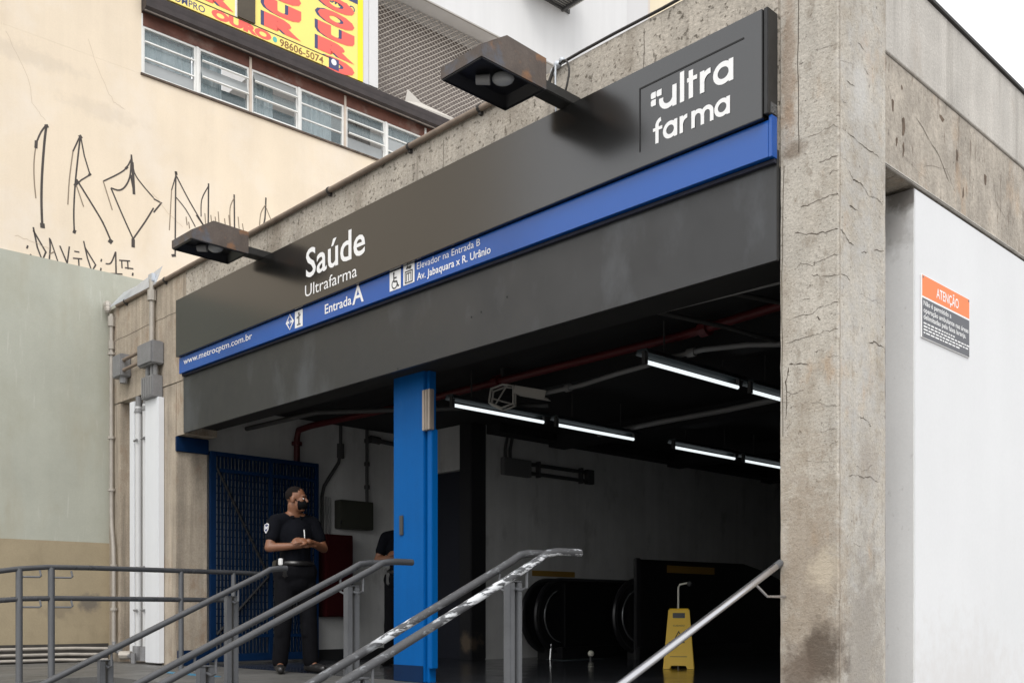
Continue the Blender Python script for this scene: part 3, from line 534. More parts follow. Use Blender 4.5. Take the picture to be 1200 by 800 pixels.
for x in (-9.2, -8.15, -7.0, -4.9, -3.75, -2.9): box('clip', (x - .012, x + .012, -.03, -.001, top(x) - .06, top(x) - .03), M['cable'], rp)
pipe('roof_cable', 'black cable running along the beam top from floodlight to column', 'cable', [(-2.12, -.02, 4.405), (-1.9, -.01, 4.422)] + [(x, -.008, top(x) + .008 + .004 * math.sin(x * 7)) for x in (-1.6, -1.2, -.8, -.4, -.02)], .010, M['cable'])
fl = thing('roof_flashing', 'bent grey metal flashing sheet on the left beam corner', 'flashing', (-9.0, 0, 4.35))
MB().add([(-9.66, -.05, 4.34), (-8.33, -.05, 4.335), (-8.32, -.02, 4.44), (-9.60, .12, 4.56), (-8.34, -.01, 4.53), (-9.62, .13, 4.50)], [(0, 1, 2, 3)]).add([(-9.66, -.053, 4.335), (-8.33, -.053, 4.33), (-8.30, .015, 4.545), (-9.55, .10, 4.50)], [(0, 1, 2, 3)]).build('sheet', M['galv'], fl)
MB().ell((-9.66, -.06, 4.36), (.06, .05, .07), None, 8, 6).ell((-9.60, -.08, 4.30), (.05, .04, .05), None, 7, 5).build('mortar_lump', M['pipe_grey'], fl)
box('bracket', (-8.50, -8.40, -.07, -.02, 4.38, 4.47), M['galv'], fl, .006)

# ---------------------------------------------------------------- conduits, boxes and ducts at the left end
c1 = pipe('wall_conduit', 'long grey conduit beside the green wall, bent near its foot', 'pipe', [(-9.585, -.04, 4.25), (-9.585, -.04, 3.4), (-9.585, -.04, 1.86), (-9.575, -.04, 1.66), (-9.50, -.05, 1.38), (-9.49, -.05, 1.2), (-9.49, -.05, .24)], .026, M['pipe_grey'], None,
          [((-9.585, -.04, z), (-9.585, -.04, z + .03)) for z in (3.75, 2.72, 2.08)] + [((-9.49, -.05, z), (-9.49, -.05, z + .03)) for z in (1.15, .62)])
MB().tube([(-9.585, -.04, 4.22), (-9.585, -.04, 4.10)], .042, 10).build('coupling', M['pipe_grey'], c1)
MB().tube([(-9.585, -.04, 3.92), (-9.585, -.04, 3.82)], .038, 10).build('coupling', M['pipe_grey'], c1)
c2 = pipe('wall_conduit', 'short pale conduit from the flashing down to the grey boxes', 'pipe', [(-8.44, -.05, 4.40), (-8.44, -.05, 4.0), (-8.44, -.05, 3.62)], .030, M['pipe_grey'], None, [((-8.44, -.05, 4.16), (-8.44, -.05, 4.28)), ((-8.44, -.05, 3.64), (-8.44, -.05, 3.66))])
j1 = thing('junction_box', 'small grey junction box on the concrete left of its larger neighbour', 'junction box', (-9.2, -.06, 3.5), 0, 'junction boxes on the left wall')
box('case', (-9.33, -9.09, -.14, -.008, 3.40, 3.67), M['boxgrey'], j1, .012)
for z in (3.59, 3.47): MB().tube([(-9.10, -.10, z), (-8.60, -.10, z + .015)], .020, 10).build('link_pipe', M['pipe_brown'], j1, smooth=True)
MB().tube([(-9.16, -.07, 3.41), (-9.16, -.07, 3.33)], [.05, .045], 10).build('gland', M['boxgrey'], j1)
j2 = thing('junction_box', 'large grey junction box at the foot of the short conduit', 'junction box', (-8.42, -.06, 3.5), 0, 'junction boxes on the left wall')
box('case', (-8.60, -8.22, -.15, -.008, 3.40, 3.66), M['boxgrey'], j2, .012)
box('lid', (-8.585, -8.235, -.160, -.149, 3.415, 3.645), M['boxgrey'], j2, .004)
for x in (-8.50, -8.38, -8.30): MB().tube([(x, -.07, 3.41), (x, -.07, 3.33), (x, -.07, 3.25)], [.026, .030, .024], 10).build('gland', M['pipe_pale'], j2)
j3 = thing('junction_box', 'ribbed grey cable box directly above the wide white duct', 'junction box', (-8.4, -.06, 3.2), 0, 'junction boxes on the left wall')
box('case', (-8.55, -8.25, -.13, -.008, 3.03, 3.28), M['boxgrey'], j3, .006)
for i in range(5): box('rib', (-8.53 + i * .058, -8.505 + i * .058, -.138, -.129, 3.05, 3.26), M['pipe_pale'], j3, .002)
def duct(label, x0, x1, y0, y1, z1, cls=()):
    t = thing('white_duct', label, 'duct', ((x0 + x1) / 2, y0, 0), 0, 'white ducts in the wall recess')
    box('cover', (x0, x1, y0, y1, .02, z1), M['white_duct'], t, .004)
    for z in cls: MB().tube([(x1 - .02, y0 - .006, z), (x1 + .03, y0 - .006, z)], .016, 8).build('clip', M['boxgrey'], t)
    return t
duct('narrow flat white duct at the outer left of the recess', -9.11, -8.985, -.02, .18, 3.10)
duct('wide flat white duct beside the concrete pier', -8.56, -8.225, -.075, -.004, 3.03)
box('duct_side', (-8.595, -8.565, -.06, .19, .02, 3.03), M['white_duct'], thing('white_duct', 'slim white trunking edge joined to the wide duct', 'duct', (-8.6, 0, 0), 0, 'white ducts in the wall recess'), .003)
for x, lab in ((-8.90, 'left of the two round white pipes in the recess'), (-8.70, 'right of the two round white pipes in the recess')):
    t = thing('white_pipe', lab, 'pipe', (x, .0, 0), 0, 'white pipes in the wall recess')
    MB().tube([(x, .0, 3.02), (x, .0, .1)], .042, 14).build('tube', M['white_tube'], t, smooth=True)
    MB().tube([(x, .0, 3.14), (x, .0, 3.02), (x, 0, 2.95)], [.036, .036, .056], 12).build('elbow', M['boxgrey'], t)
    for z in (2.62, 1.12, .62): MB().tube([(x - .06, -.03, z), (x + .06, -.05, z)], .013, 8).build('clip', M['boxgrey'], t)
    MB().tube([(x, -.01, .20), (x, -.01, .03)], [.06, .065], 12).build('foot', M['boxgrey'], t)

# ---------------------------------------------------------------- warning notice on the white wall
A = thing('warning_notice', 'small orange and charcoal warning notice on the white side wall', 'sign', (-.01, 1.45, 2.3))
box('plate', (-.019, -.010, 1.076, 1.824, 2.312, 2.708), M['letter_white'], A, .002)
x = -.0095
MB().add([(x, 1.082, 2.574), (x, 1.818, 2.574), (x, 1.818, 2.704), (x, 1.082, 2.704)], [(0, 1, 2, 3)]).build('header', M['orange'], A)
MB().add([(x, 1.082, 2.316), (x, 1.818, 2.316), (x, 1.818, 2.562), (x, 1.082, 2.562)], [(0, 1, 2, 3)]).build('field', M['sign_grey'], A)
text('lettering', 'ATENÇÃO', 1.29, 2.605, .35, .060, 'S', x + .001, M['letter_white'], A, .012)
text('lettering', 'Não é permitido a', 1.10, 2.518, .42, .030, 'S', x + .001, M['letter_white'], A, .012)
text('lettering', 'operação ambulante nas áreas', 1.10, 2.474, .70, .030, 'S', x + .001, M['letter_white'], A, .012)
text('lettering', 'delimitadas pela faixa laranja.', 1.10, 2.432, .66, .030, 'S', x + .001, M['letter_white'], A, .012)
sm = MB()
for k, (z, e) in enumerate(((2.402, .46), (2.382, .70), (2.362, .70), (2.342, .55))):
    u = 0
    while u < e:
        l = random.uniform(.02, .06); sm.add([(x + .001, 1.10 + u, z), (x + .001, 1.10 + u + l, z), (x + .001, 1.10 + u + l, z + .009), (x + .001, 1.10 + u, z + .009)], [(0, 1, 2, 3)]); u += l + .012
sm.build('small_print', M['letter_white'], A)
for y, z in ((1.095, 2.693), (1.806, 2.693), (1.095, 2.325), (1.806, 2.325)): MB().tube([(x - .002, y, z), (x + .003, y, z)], .007, 8).build('screw', M['boxgrey'], A)

# ================================================================ blue column, gate and what stands inside
C_ = thing('steel_column', 'bright blue steel column standing midway in the entrance', 'column', (-4.03, .4, 0))
CY = .25
box('casing', (-4.322, -3.901, CY, CY + .11, 0, 2.66), M['blue_steel'], C_, .006)
box('guide_channel', (-3.899, -3.862, CY + .03, CY + .10, 0, 2.66), M['blue_steel'], C_, .003)
box('guide_lip', (-3.860, -3.800, CY + .004, CY + .07, .12, 2.13), M['blue_steel'], C_, .005)
gm = MB()
for i in range(3): gm.box(-3.893 + i * .036, -3.862 + i * .036, CY - .03, CY + .02, 2.12, 2.46)
gm.build('roller_guide', M['guide'], C_, .004)
box('lock_plate', (-4.225, -4.175, CY - .014, CY - .001, 1.26, 1.43), M['pipe_dark'], C_, .004)
box('shoe', (-4.31, -3.91, CY - .006, CY - .001, 0, .14), M['blue_gate'], C_)

G = thing('folding_gate', 'tall blue barred steel gate folded back against the left wall', 'gate', (-7.88, 1.1, 0))
gx0, gx1 = -7.925, -7.875; y0, y1 = .385, 1.83
for a, b in ((y0, y0 + .07), (1.14, 1.19), (y1 - .05, y1)): box('stile', (gx0, gx1, a, b, .03, 2.43), M['blue_gate'], G, .005)
for z0, z1 in ((.03, .12), (.30, .34), (2.20, 2.24), (2.38, 2.43)): box('cross_rail', (gx0 + .004, gx1 - .004, y0 + .071, y1 - .051, z0, z1), M['blue_gate'], G, .003)
y = y0 + .10
while y < y1 - .07:
    if not 1.11 < y < 1.20: box('bar', (gx0 + .012, gx1 - .012, y, y + .018, .121, 2.199), M['gate_mesh'], G); box('bar', (gx0 + .012, gx1 - .012, y, y + .018, 2.241, 2.379), M['gate_mesh'], G)
    y += .046
ms = MB()
for i in range(22): ms.box(gx0 + .006, gx0 + .011, y0 + .071, y1 - .051, .38 + i * .083, .390 + i * .083)
tag(ms.build('wire_mesh', M['gate_mesh'], G), kind='stuff')
br = MB()
for a, b in (((.46, 2.25), (1.13, 1.02)), ((1.13, 1.02), (.46, .34)), ((1.20, 1.02), (1.78, .34))):
    dx = Vector((0, b[0] - a[0], b[1] - a[1])); br.tube([(gx1 - .004, a[0], a[1]), (gx1 - .004, b[0], b[1])], .016, 4)
br.build('brace', M['dark_in'], G)

t = thing('hose_cabinet', 'dark red hose cabinet on the inner wall behind the guard', 'cabinet', (-7.95, 2.1, .54))
box('case', (-8.048, -7.86, 1.93, 2.33, .54, 1.57), M['cab_red'], t, .008); box('door', (-7.859, -7.85, 1.95, 2.31, .56, 1.55), M['cab_red'], t, .004)
t = thing('electrical_panel', 'olive grey electrical panel high on the inner wall', 'cabinet', (-7.97, 2.4, 1.65))
box('case', (-8.048, -7.90, 2.17, 2.68, 1.66, 2.02), M['olive'], t, .008); box('door', (-7.899, -7.892, 2.19, 2.66, 1.68, 2.0), M['olive'], t, .003)
box('hinge', (-7.9, -7.885, 2.16, 2.18, 1.70, 1.75), M['rubber'], t)
wx = -8.02
pipe('inner_conduit', 'dark bent conduit dropping from the ceiling to the red cabinet', 'pipe', [(wx, 2.25, 2.97), (wx, 2.25, 2.66), (wx, 2.22, 2.50), (wx, 2.0, 2.18), (wx, 1.97, 2.05), (wx, 1.97, 1.58)], .022, M['pipe_dark'], 'conduits on the inner wall', [((wx, 2.25, 2.56), (wx, 2.25, 2.74))], None, 2.2)
pipe('inner_conduit', 'straight dark conduit above the olive electrical panel', 'pipe', [(wx, 2.66, 2.97), (wx, 2.66, 2.2), (wx, 2.66, 2.03)], .022, M['pipe_dark'], 'conduits on the inner wall', [((wx, 2.66, z), (wx, 2.66, z + .05)) for z in (2.80, 2.5, 2.2)])
for k, (yy, l) in enumerate(((2.03, 'pale'), (2.08, 'pale'))): pipe('inner_conduit', ('left' if k == 0 else 'right') + ' one of two thin pale conduits above the red cabinet', 'pipe', [(wx, yy, 2.05), (wx, yy, 1.58)], .012, M['pipe_pale'], 'conduits on the inner wall')
pipe('inner_conduit', 'dark level conduit running from the panel conduit to the blue column', 'pipe', [(wx, 2.66, 2.86), (wx, 3.0, 2.84), (wx, 3.32, 2.83)], .03, M['pipe_dark'], 'conduits on the inner wall', [((wx, 2.72, 2.86), (wx, 2.86, 2.85))])
box('skirting', (-8.048, -8.02, 1.84, 3.32, 0, .13), M['dark_in'], B)
pipe('fire_pipe', 'red fire pipe under the dark ceiling, turning down at the left', 'pipe', [(-.43, 1.36, 2.85), (-1.231, 1.435, 2.85), (-2.207, 1.58, 2.85), (-4.2, 1.63, 2.85), (-6.32, 1.68, 2.85), (-7.7, 1.60, 2.845), (-7.94, 1.58, 2.82), (-7.98, 1.58, 2.72), (-7.98, 1.58, 2.44)], .038, M['pipe_red'], None, [((-7.98, 1.58, 2.64), (-7.98, 1.58, 2.68)), ((-4.5, 1.63, 2.85), (-4.42, 1.63, 2.85)), ((-2.0, 1.55, 2.85), (-1.92, 1.54, 2.85))])
pipe('ceiling_conduit', 'pale wavy conduit under the ceiling between louvre box and corner column', 'pipe', [(-4.05, 1.84, 2.70), (-3.5, 1.80, 2.69), (-3.05, 1.76, 2.71), (-2.75, 1.78, 2.73), (-2.4, 1.70, 2.73), (-2.1, 1.72, 2.74), (-1.75, 1.82, 2.73), (-1.5, 1.94, 2.71), (-.43, 2.0, 2.70)], .022, M['pipe_pale'], None, [((-3.72, 1.82, 2.695), (-3.66, 1.815, 2.695)), ((-2.25, 1.71, 2.735), (-2.18, 1.715, 2.735))])
pipe('ceiling_conduit', 'thin dark conduit just behind the fascia panel', 'pipe', [(-3.4, .55, 2.72), (-2.2, .55, 2.72), (-1.5, .55, 2.71), (-.43, .60, 2.71)], .016, M['pipe_pale'])
pipe('ceiling_conduit', 'thin dark conduit crossing under the red fire pipe', 'pipe', [(-1.75, .5, 2.74), (-1.6, 1.3, 2.74), (-1.5, 2.4, 2.74), (-1.4, 4, 2.74)], .018, M['pipe_dark'])
pipe('ceiling_conduit', 'dark conduit near the column, crossing below the fire pipe', 'pipe', [(-1.2, .5, 2.76), (-.95, 1.4, 2.76), (-.8, 3, 2.76)], .018, M['pipe_dark'])
pipe('ceiling_conduit', 'thick dark conduit deep inside, between the two light rows', 'pipe', [(-5.2, 4.0, 2.72), (-4.2, 3.9, 2.72), (-3.3, 3.86, 2.72), (-2.6, 3.8, 2.73)], .03, M['pipe_pale'])
pipe('ceiling_conduit', 'dark level pipe high over the barred gate', 'pipe', [(-7.9, .85, 2.74), (-6.5, .90, 2.74), (-5.2, 1.9, 2.74), (-4.5, 2.4, 2.74)], .028, M['pipe_dark'])

def tube_light(x, ya, yb, label):
    t = thing('fluorescent_light', label, 'light', (x, (ya + yb) / 2, 2.6), 0, 'fluorescent lights under the dark ceiling')
    MB().prism([(x - .07, 2.66), (x - .045, 2.70), (x + .045, 2.70), (x + .07, 2.66), (x + .06, 2.655), (x + .04, 2.69), (x - .04, 2.69), (x - .06, 2.655)], 1, ya - .04, yb + .04).build('reflector', M['reflector'], t)
    MB().tube([(x, ya + .02, 2.605), (x, yb - .02, 2.605)], .017, 10).build('tube', M['tube'], t, smooth=True)
    for yy in (ya, yb): box('tube_holder', (x - .016, x + .016, yy - .022, yy + .018, 2.585, 2.689), M['pipe_dark'], t)
    for yy in (ya + .25, yb - .25): MB().tube([(x, yy, 2.70), (x, yy, 2.98)], .008, 6).build('hanger', M['pipe_dark'], t)
for x, a, b, lab in ((-4.70, 1.257, 2.549, 'first lit tube from the blue column, under the louvre box'), (-4.70, 2.733, 4.056, 'second lit tube from the blue column'), (-4.71, 4.819, 6.157, 'third lit tube from the blue column'), (-4.72, 6.365, 7.65, 'fourth lit tube from the blue column, lowest in the photo beside the corner column'),
                  (-2.34, 1.259, 2.609, 'bright lit tube alone at upper right, nearest the street'), (-2.345, 2.80, 4.10, 'lit tube cut off by the corner column, higher of the two there')):
    tube_light(x, a, b, lab)

t = thing('louvre_box', 'grey slatted metal box hanging under the ceiling beside the blue column', 'ceiling fixture', (-4.2, 1.75, 2.7))
Tm = Matrix.Translation((-4.14, 1.80, 2.715)) @ Matrix.Rotation(R(20), 4, 'Z') @ Matrix.Rotation(R(14), 4, 'Y')
fr = MB()
for a in ((-.17, .17, -.075, -.068, -.04, -.033), (-.17, .17, .068, .075, -.04, -.033), (-.17, -.163, -.068, .068, -.04, -.033), (.163, .17, -.068, .068, -.04, -.033), (-.17, .17, -.075, .075, .03, .036), (-.17, .17, -.075, -.069, -.033, .03)): fr.box(*a, T=Tm)
fr.build('case', M['louvre'], t)
for i in range(8): MB().box(-.15, .15, -.062 + i * .017, -.056 + i * .017, -.038, -.02, T=Tm).build('slat', M['louvre'], t)
Tc = Matrix.Translation((-4.42, 1.66, 2.70)) @ Matrix.Rotation(R(35), 4, 'Z')
oc = [(-.12, -.06), (-.10, .07), (.02, .11), (.12, .09), (.12, -.08), (0, -.12), (-.12, -.06)]
cg = MB()
for dy in (-.06, .06): cg.tube([Tc @ Vector((u, dy, v)) for u, v in oc], .011, 6)
for u, v in oc[:6]: cg.tube([Tc @ Vector((u, -.06, v)), Tc @ Vector((u, .06, v))], .009, 6)
cg.tube([Tc @ Vector((-.11, .06, .0)), Tc @ Vector((.12, .06, -.07))], .008, 6); cg.tube([Tc @ Vector((-.06, -.06, -.09)), Tc @ Vector((.06, -.06, .10))], .008, 6)
cg.build('cage', M['louvre'], t)
MB().tube([(-4.42, 1.66, 2.80), (-4.42, 1.66, 2.98)], .018, 8).build('hanger', M['pipe_dark'], t)

t = thing('cable_box', 'grey cable box with two dark pipes on the long inner wall', 'junction box', (-6.66, 4.0, 2.45))
box('case', (-6.698, -6.62, 3.80, 4.30, 2.37, 2.59), mat('dim_grey_box', (.12, .12, .12), .6), t, .006)
for z in (2.55, 2.43): MB().tube([(-6.66, 4.30, z), (-6.66, 4.42, z), (-6.66, 5.52, z)], .026, 8).build('link_pipe', M['pipe_dark'], t)
for y in (4.45, 5.3): box('clip', (-6.698, -6.63, y, y + .03, 2.385, 2.60), M['pipe_dark'], t)
box('end_cap', (-6.698, -6.625, 5.42, 5.56, 2.39, 2.59), M['pipe_dark'], t, .006)
for y in (3.86, 3.95): MB().tube([(-6.67, y, 2.59), (-6.67, y, 2.70), (-6.67, y + .04, 2.86)], .02, 8).build('riser', M['pipe_dark'], t)
box('guide_strip', (-6.698, -6.69, 4.38, 5.22, 1.08, 1.155), M['amber'], tag(thing('wall_strip', 'dim amber guide strip on the inner wall over the escalator', 'sign', (-6.69, 4.8, 1.1))), .002)
box('guide_strip', (-5.316, -5.308, 5.49, 6.56, 1.115, 1.212), M['amber'], thing('wall_strip', 'dim amber strip on the black partition over the yellow sign', 'sign', (-5.31, 6.0, 1.1)), .002)

E_ = thing('escalator', 'black escalator head with rounded rubber handrails at the inner wall', 'escalator', (-5.8, 4.4, 0))
def balustrade(x, yc, y1, rings=1):
    r = .43; zc = .55
    P = [(yc + r * math.cos(R(a)), zc + r * math.sin(R(a))) for a in range(270, 89, -12)]
    b = MB().prism([(q, z) for q, z in P] + [(y1, zc + r), (y1, zc - r)], 0, x - .012, x + .012).build('balustrade', M['esc_panel'], E_)
    MB().tube([(x, y1, zc - r - .02)] + [(x, yc + (r + .02) * math.cos(R(a)), zc + (r + .02) * math.sin(R(a))) for a in range(270, 89, -9)] + [(x, y1, zc + r + .02)], .036, 8).build('handrail', M['rubber'], E_, smooth=True)
    if rings: MB().tube([(x + .03, yc + (r - .10) * math.cos(R(a)), zc + (r - .10) * math.sin(R(a))) for a in range(262, 97, -11)], .013, 8).build('gloss_ring', M['gloss_metal'], E_, smooth=True)  # added ring stands in for the gloss line on the handrail edge
    box('skirt', (x - .09, x + .11, yc - .10, y1, 0, .16), M['esc_panel'], E_, .01)
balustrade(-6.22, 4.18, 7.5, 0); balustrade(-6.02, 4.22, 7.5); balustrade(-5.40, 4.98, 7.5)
box('end_panel', (-6.004, -5.984, 4.26, 7.4, .10, .965), M['esc_panel'], E_, .004)
MB().tube([(-6.0, 4.02, .20), (-5.98, 3.98, 0)], [.014, .018], 8).build('brace_leg', M['chrome'], E_)
box('floor_plate', (-6.10, -5.72, 4.02, 4.7, .0, .006), M['reflector'], E_)
t = thing('black_partition', 'tall black partition panel with sloping top behind the yellow floor sign', 'partition', (-5.32, 6.6, 0))
MB().prism([(4.96, 0), (9.5, 0), (9.5, .80), (7.75, 1.215), (7.3, 1.29), (4.96, 1.27)], 0, -5.345, -5.32).build('panel', M['black_panel'], t, .004)
box('end_post', (-5.37, -5.318, 4.86, 4.955, 0, 1.285), mat('dark_post', (.022, .022, .024), .4), t, .01)
t = thing('floor_marker', 'small pale ball-topped marker on the dark floor before the escalator', 'floor marker', (-5.57, 4.28, 0))
MB().ell((-5.57, 4.28, .085), (.04, .04, .04), None, 12, 8).build('ball', M['pale'], t, smooth=True); MB().tube([(-5.57, 4.28, 0), (-5.57, 4.28, .06)], .022, 8).build('stem', M['rubber'], t)

# wet floor sign, standing as an A-frame
Y_ = thing('wet_floor_sign', 'yellow folding wet floor warning sign behind the bare steel handrail', 'floor sign', (-3.72, 3.60, 0))
Tz = Matrix.Translation((-3.73, 3.60, 0)) @ Matrix.Rotation(R(34), 4, 'Z') @ Matrix.Diagonal((1.10, 1, 1, 1))
def board(sgn):
    P = [(-.145, 0), (-.085, 0), (-.07, .035), (.07, .035), (.085, 0), (.145, 0), (.10, .635), (-.10, .635)]
    lean = Matrix.Translation((0, -.15 * sgn, 0)) @ Matrix.Rotation(R(-12.5 * sgn), 4, 'X')
    m = MB()
    V = [Tz @ lean @ Vector((u, d, v)) for d in (-.011, .011) for u, v in P]; n = len(P)
    hole = [(-.058, .545), (.058, .545), (.058, .60), (-.058, .60)]
    m.add(V, [tuple(range(n - 1, -1, -1)), tuple(range(n, 2 * n))] + [(i, (i + 1) % n, n + (i + 1) % n, n + i) for i in range(n)])
    o = m.build('board', M['yellow'], Y_)
    f2 = lambda L, dd=-.0125: [Tz @ lean @ Vector((u, dd, v)) for u, v in L]
    MB().add(f2(hole), [(0, 1, 2, 3)]).build('handle_slot', M['rubber'], o)
    if sgn > 0:
        mk = MB()
        for w_, L in ((.008, [(-.055, .28), (0, .40), (.055, .28), (-.055, .28), (0, .40)]), (.012, [(-.02, .29), (0, .33), (.015, .31), (.03, .295)]), (.014, [(.0, .35), (.008, .36)]), (.006, [(-.08, .13), (.08, .13)])):
            V, F = stroke(L, w_); mk.add(f2(V), F)
        mk.build('warning_mark', M['letter_dark'], o)
        g = glyphs('CUIDADO', .01); xs = [v.co.x for v in g.vertices]; k = .11 / (max(xs) - min(xs))
        for v in g.vertices: v.co = Tz @ lean @ Vector((-.055 + v.co.x * k, -.0126, .455 + v.co.y * k))
        g.name = 'lettering'; g.materials.clear(); g.materials.append(M['letter_dark']); link(bpy.data.objects.new('lettering', g), o)
board(1); board(-1)
MB().tube([Tz @ Vector((-.09, 0, .625)), Tz @ Vector((.09, 0, .625))], .012, 8).build('hinge', M['yellow'], Y_)
t = thing('bent_rod', 'thin pale rod with a bent top standing behind the yellow sign', 'rod', (-3.96, 3.90, 0))
MB().tube([(-3.96, 3.90, 0), (-3.96, 3.90, .82), (-3.958, 3.90, .87), (-3.94, 3.90, .90), (-3.84, 3.90, .915)], .010, 8).build('shaft', M['pale'], t)
MB().ell((-3.81, 3.90, .905), (.03, .03, .03), None, 8, 6).build('hook', M['pipe_dark'], t)

# ================================================================ handrails on the stairs
SL = .472
def railz(y): return .92 + SL * (y + 1.2) if y < -1.2 else .92
def ground_z(y): return 0 if y > -1.3 else -.17 * (int((-1.3 - y) / .34) + 1)
def rail_path(x, yt, yb): return [(x, yb, railz(yb)), (x, -2.2, railz(-2.2)), (x, -1.32, railz(-1.32)), (x, -1.24, railz(-1.24) + .006), (x, -1.17, .918), (x, -1.10, .92), (x, yt, .92)]
def handrail(label, xs, yt, posts, m, sides=1):
    t = thing('handrail', label, 'handrail', (sum(xs) / len(xs), -1.2, 0), 0, 'handrails on the entrance stairs')
    for i, x in enumerate(xs): MB().tube(rail_path(x, yt[i], -3.5), .0215, 14).build('tube', m[i], t, smooth=True)
    xm = sum(xs) / len(xs) + (0 if len(xs) > 1 else -.10)
    for y in posts:
        g = ground_z(y) - .004; h = railz(y) - .075
        for s in (-1, 1): box('post', (xm - .028, xm + .028, y + s * .027 - .018, y + s * .027 + .018, g, h), M['rail_post'], t, .004)
        box('post_cap', (xm - .03, xm + .03, y - .046, y + .046, h + .001, h + .008), M['rail_post'], t, .003)
        for x in xs:
            MB().tube([(xm, y, h - .03), (xm + (x - xm) * .6, y, h - .045), (x, y, h - .03), (x, y, railz(y) - .015)], .008, 8).build('bracket', M['rail_post'], t)
    return t
handrail('single grey handrail on the stairs, farthest left and ending at the guard', [-3.87], [-1.10], [-1.50, -2.42], [M['rail']])
handrail('double grey handrail ending in front of the blue column', [-2.75, -2.50], [-1.06, -.995], [-1.39, -2.40], [M['rail'], M['rail']])
handrail('double grey handrail with white scraped paint, right of the blue column', [-1.24, -1.03], [-1.02, -.98], [-1.40, -2.40], [M['rail_scraped'], M['rail_scraped_end']])
t = thing('wall_handrail', 'bare steel handrail rising to the corner column', 'handrail', (-.36, -.1, .8), 0, 'handrails on the entrance stairs')
MB().tube([(-.362, -3.2, .252 - .438 * 1.779), (-.362, -1.421, .252), (-.362, -.05, .853)], .021, 14).build('tube', M['rail_steel'], t, smooth=True)
MB().tube([(-.362, -.26, .745), (-.350, -.16, .68), (-.33, -.004, .68)], .008, 8).build('bracket', M['rail_steel'], t)
MB().tube([(-.362, -.055, .851), (-.362, .0, .875)], .0214, 12).build('end_fitting', M['rail_post'], t)

t = thing('guard_railing', 'grey two bar railing along the ramp in front of the green wall', 'railing', (-6.77, -1.2, 0))
gx = -6.77
MB().tube([(gx, -4.2, .78), (gx, -2.35, .93), (gx, -2.05, .98), (gx, -1.8, 1.003), (gx, -1.4, 1.008), (gx, .10, 1.006), (gx, .37, 1.0)], .024, 14).build('top_bar', M['rail'], t, smooth=True)
MB().tube([(gx, -4.2, .53), (gx, -2.3, .69), (gx, -2.0, .715), (gx, -1.7, .722), (gx, .06, .72)], .024, 14).build('lower_bar', M['rail'], t, smooth=True)
for y, h in ((-3.6, .80), (-2.04, .985), (-1.763, 1.0), (-.515, 1.0), (.06, 1.0)):
    MB().tube([(gx, y, -.32 if y < -3 else -.06), (gx, y, h)], .030 if y < -1 else .025, 12).build('post', M['rail_post'], t, smooth=True)
for y in (-2.04, -1.763):
    for z in (.97, .70):
        MB().tube([(gx + .0, y - .0, z - .06), (gx + .05, y + .16, z - .06), (gx + .05, y + .17, z - .05), (gx + .02, y + .17, z)], .009, 8).build('bracket', M['rail_post'], t)
for k, (z, lab) in enumerate(((.165, 'topmost of three grey conduits along the wall foot'), (.095, 'middle of three grey conduits along the wall foot'), (.03, 'lowest of three grey conduits along the wall foot'))):
    pipe('floor_conduit', lab, 'pipe', [(-9.68 - .0, -7.0, z), (-9.68, -2, z), (-9.665, -.45 + k * -.08, z), (-9.62, -.30 - k * .08, z - .005), (-9.55 + .0, -.10, z - .01)], .019, M['pipe_grey'], 'conduits along the foot of the left wall', [((-9.68, y, z), (-9.68, y + .03, z)) for y in (-1.9, -.75)])
t = thing('pipe_fitting', 'cluster of grey valves where the floor conduits meet the recess', 'pipe fitting', (-9.3, -.1, .1))
MB().tube([(-9.49, -.05, .24), (-9.45, -.06, .14), (-9.2, -.08, .10), (-8.95, -.08, .08)], .026, 8).build('elbow', M['boxgrey'], t)
MB().tube([(-9.1, -.14, .09), (-9.0, -.05, .09)], .05, 8).build('valve', M['pipe_grey'], t); MB().tube([(-8.82, -.10, .12), (-8.82, -.10, 0)], .03, 8).build('tee', M['boxgrey'], t)
box('block', (-9.5, -9.3, -.12, -.02, .12, .20), M['boxgrey'], t, .01)

# ================================================================ neighbouring building (local axes: x outward, y along the wall, z up)
NB = thing('neighbour_building', 'cream painted building with graffiti and a high window strip', 'building', (-9.75, 0, 0), R(-1.9))
def nb(name, b, m, parent=NB, bev=0.): return box(name, b, m, parent, bev, local=True)
nb('wall', (-.4, 0, -7.6, 14, 4.806, 7.42), M['cream'])
nb('upper_wall', (-3, 0, -7.6, .405, 7.421, 14), M['cream'])
nb('plaster', (-.4, .014, -7.6, 14, 1.452, 4.805), M['green'])
nb('dado', (-.4, .020, -7.6, 14, -1.1, 1.451), M['dado'])
nb('gap_shade_strip', (.021, .030, -7.5, -.02, -.05, .215), mat('gap_shade_paint', (.05, .045, .04), .9, mott=.3, mscale=5))  # dark strip added to shade the gaps between the floor conduits
nb('sill', (-.2, .022, .395, 6.2, 7.408, 7.434), mat('dirty_sill', (.09, .065, .05), .9, mott=.5, mscale=12))
nb('room_back', (-1.5, -1.45, .41, 6.2, 7.3, 8.4), M['curtain_dark'])
nb('room_floor', (-1.45, -.21, .41, 6.2, 7.3, 7.42), M['curtain_dark'])
nb('top_board', (-.30, -.012, .406, 6.2, 8.055, 8.24), M['brownboard'])
GT = [(0, 8.215), (.10, 8.205), (.14, 8.235), (.145, 8.30), (.12, 8.31), (.125, 8.345), (.13, 8.40), (.10, 8.425), (0, 8.43)]
MB().prism([(a, b) for a, b in GT], 1, .41, 6.3).build('gutter', M['gutter'], NB, local=True)
nb('gutter_lip', (.085, .105, .412, 6.3, 8.188, 8.203), M['gutter_lip'])
nb('back_wall', (-.62, -.58, .41, 14, 8.43, 10.2), M['net_wall'])
us = [.409, 1.163, 1.927, 2.684, 3.454, 4.187, 4.937, 5.69]
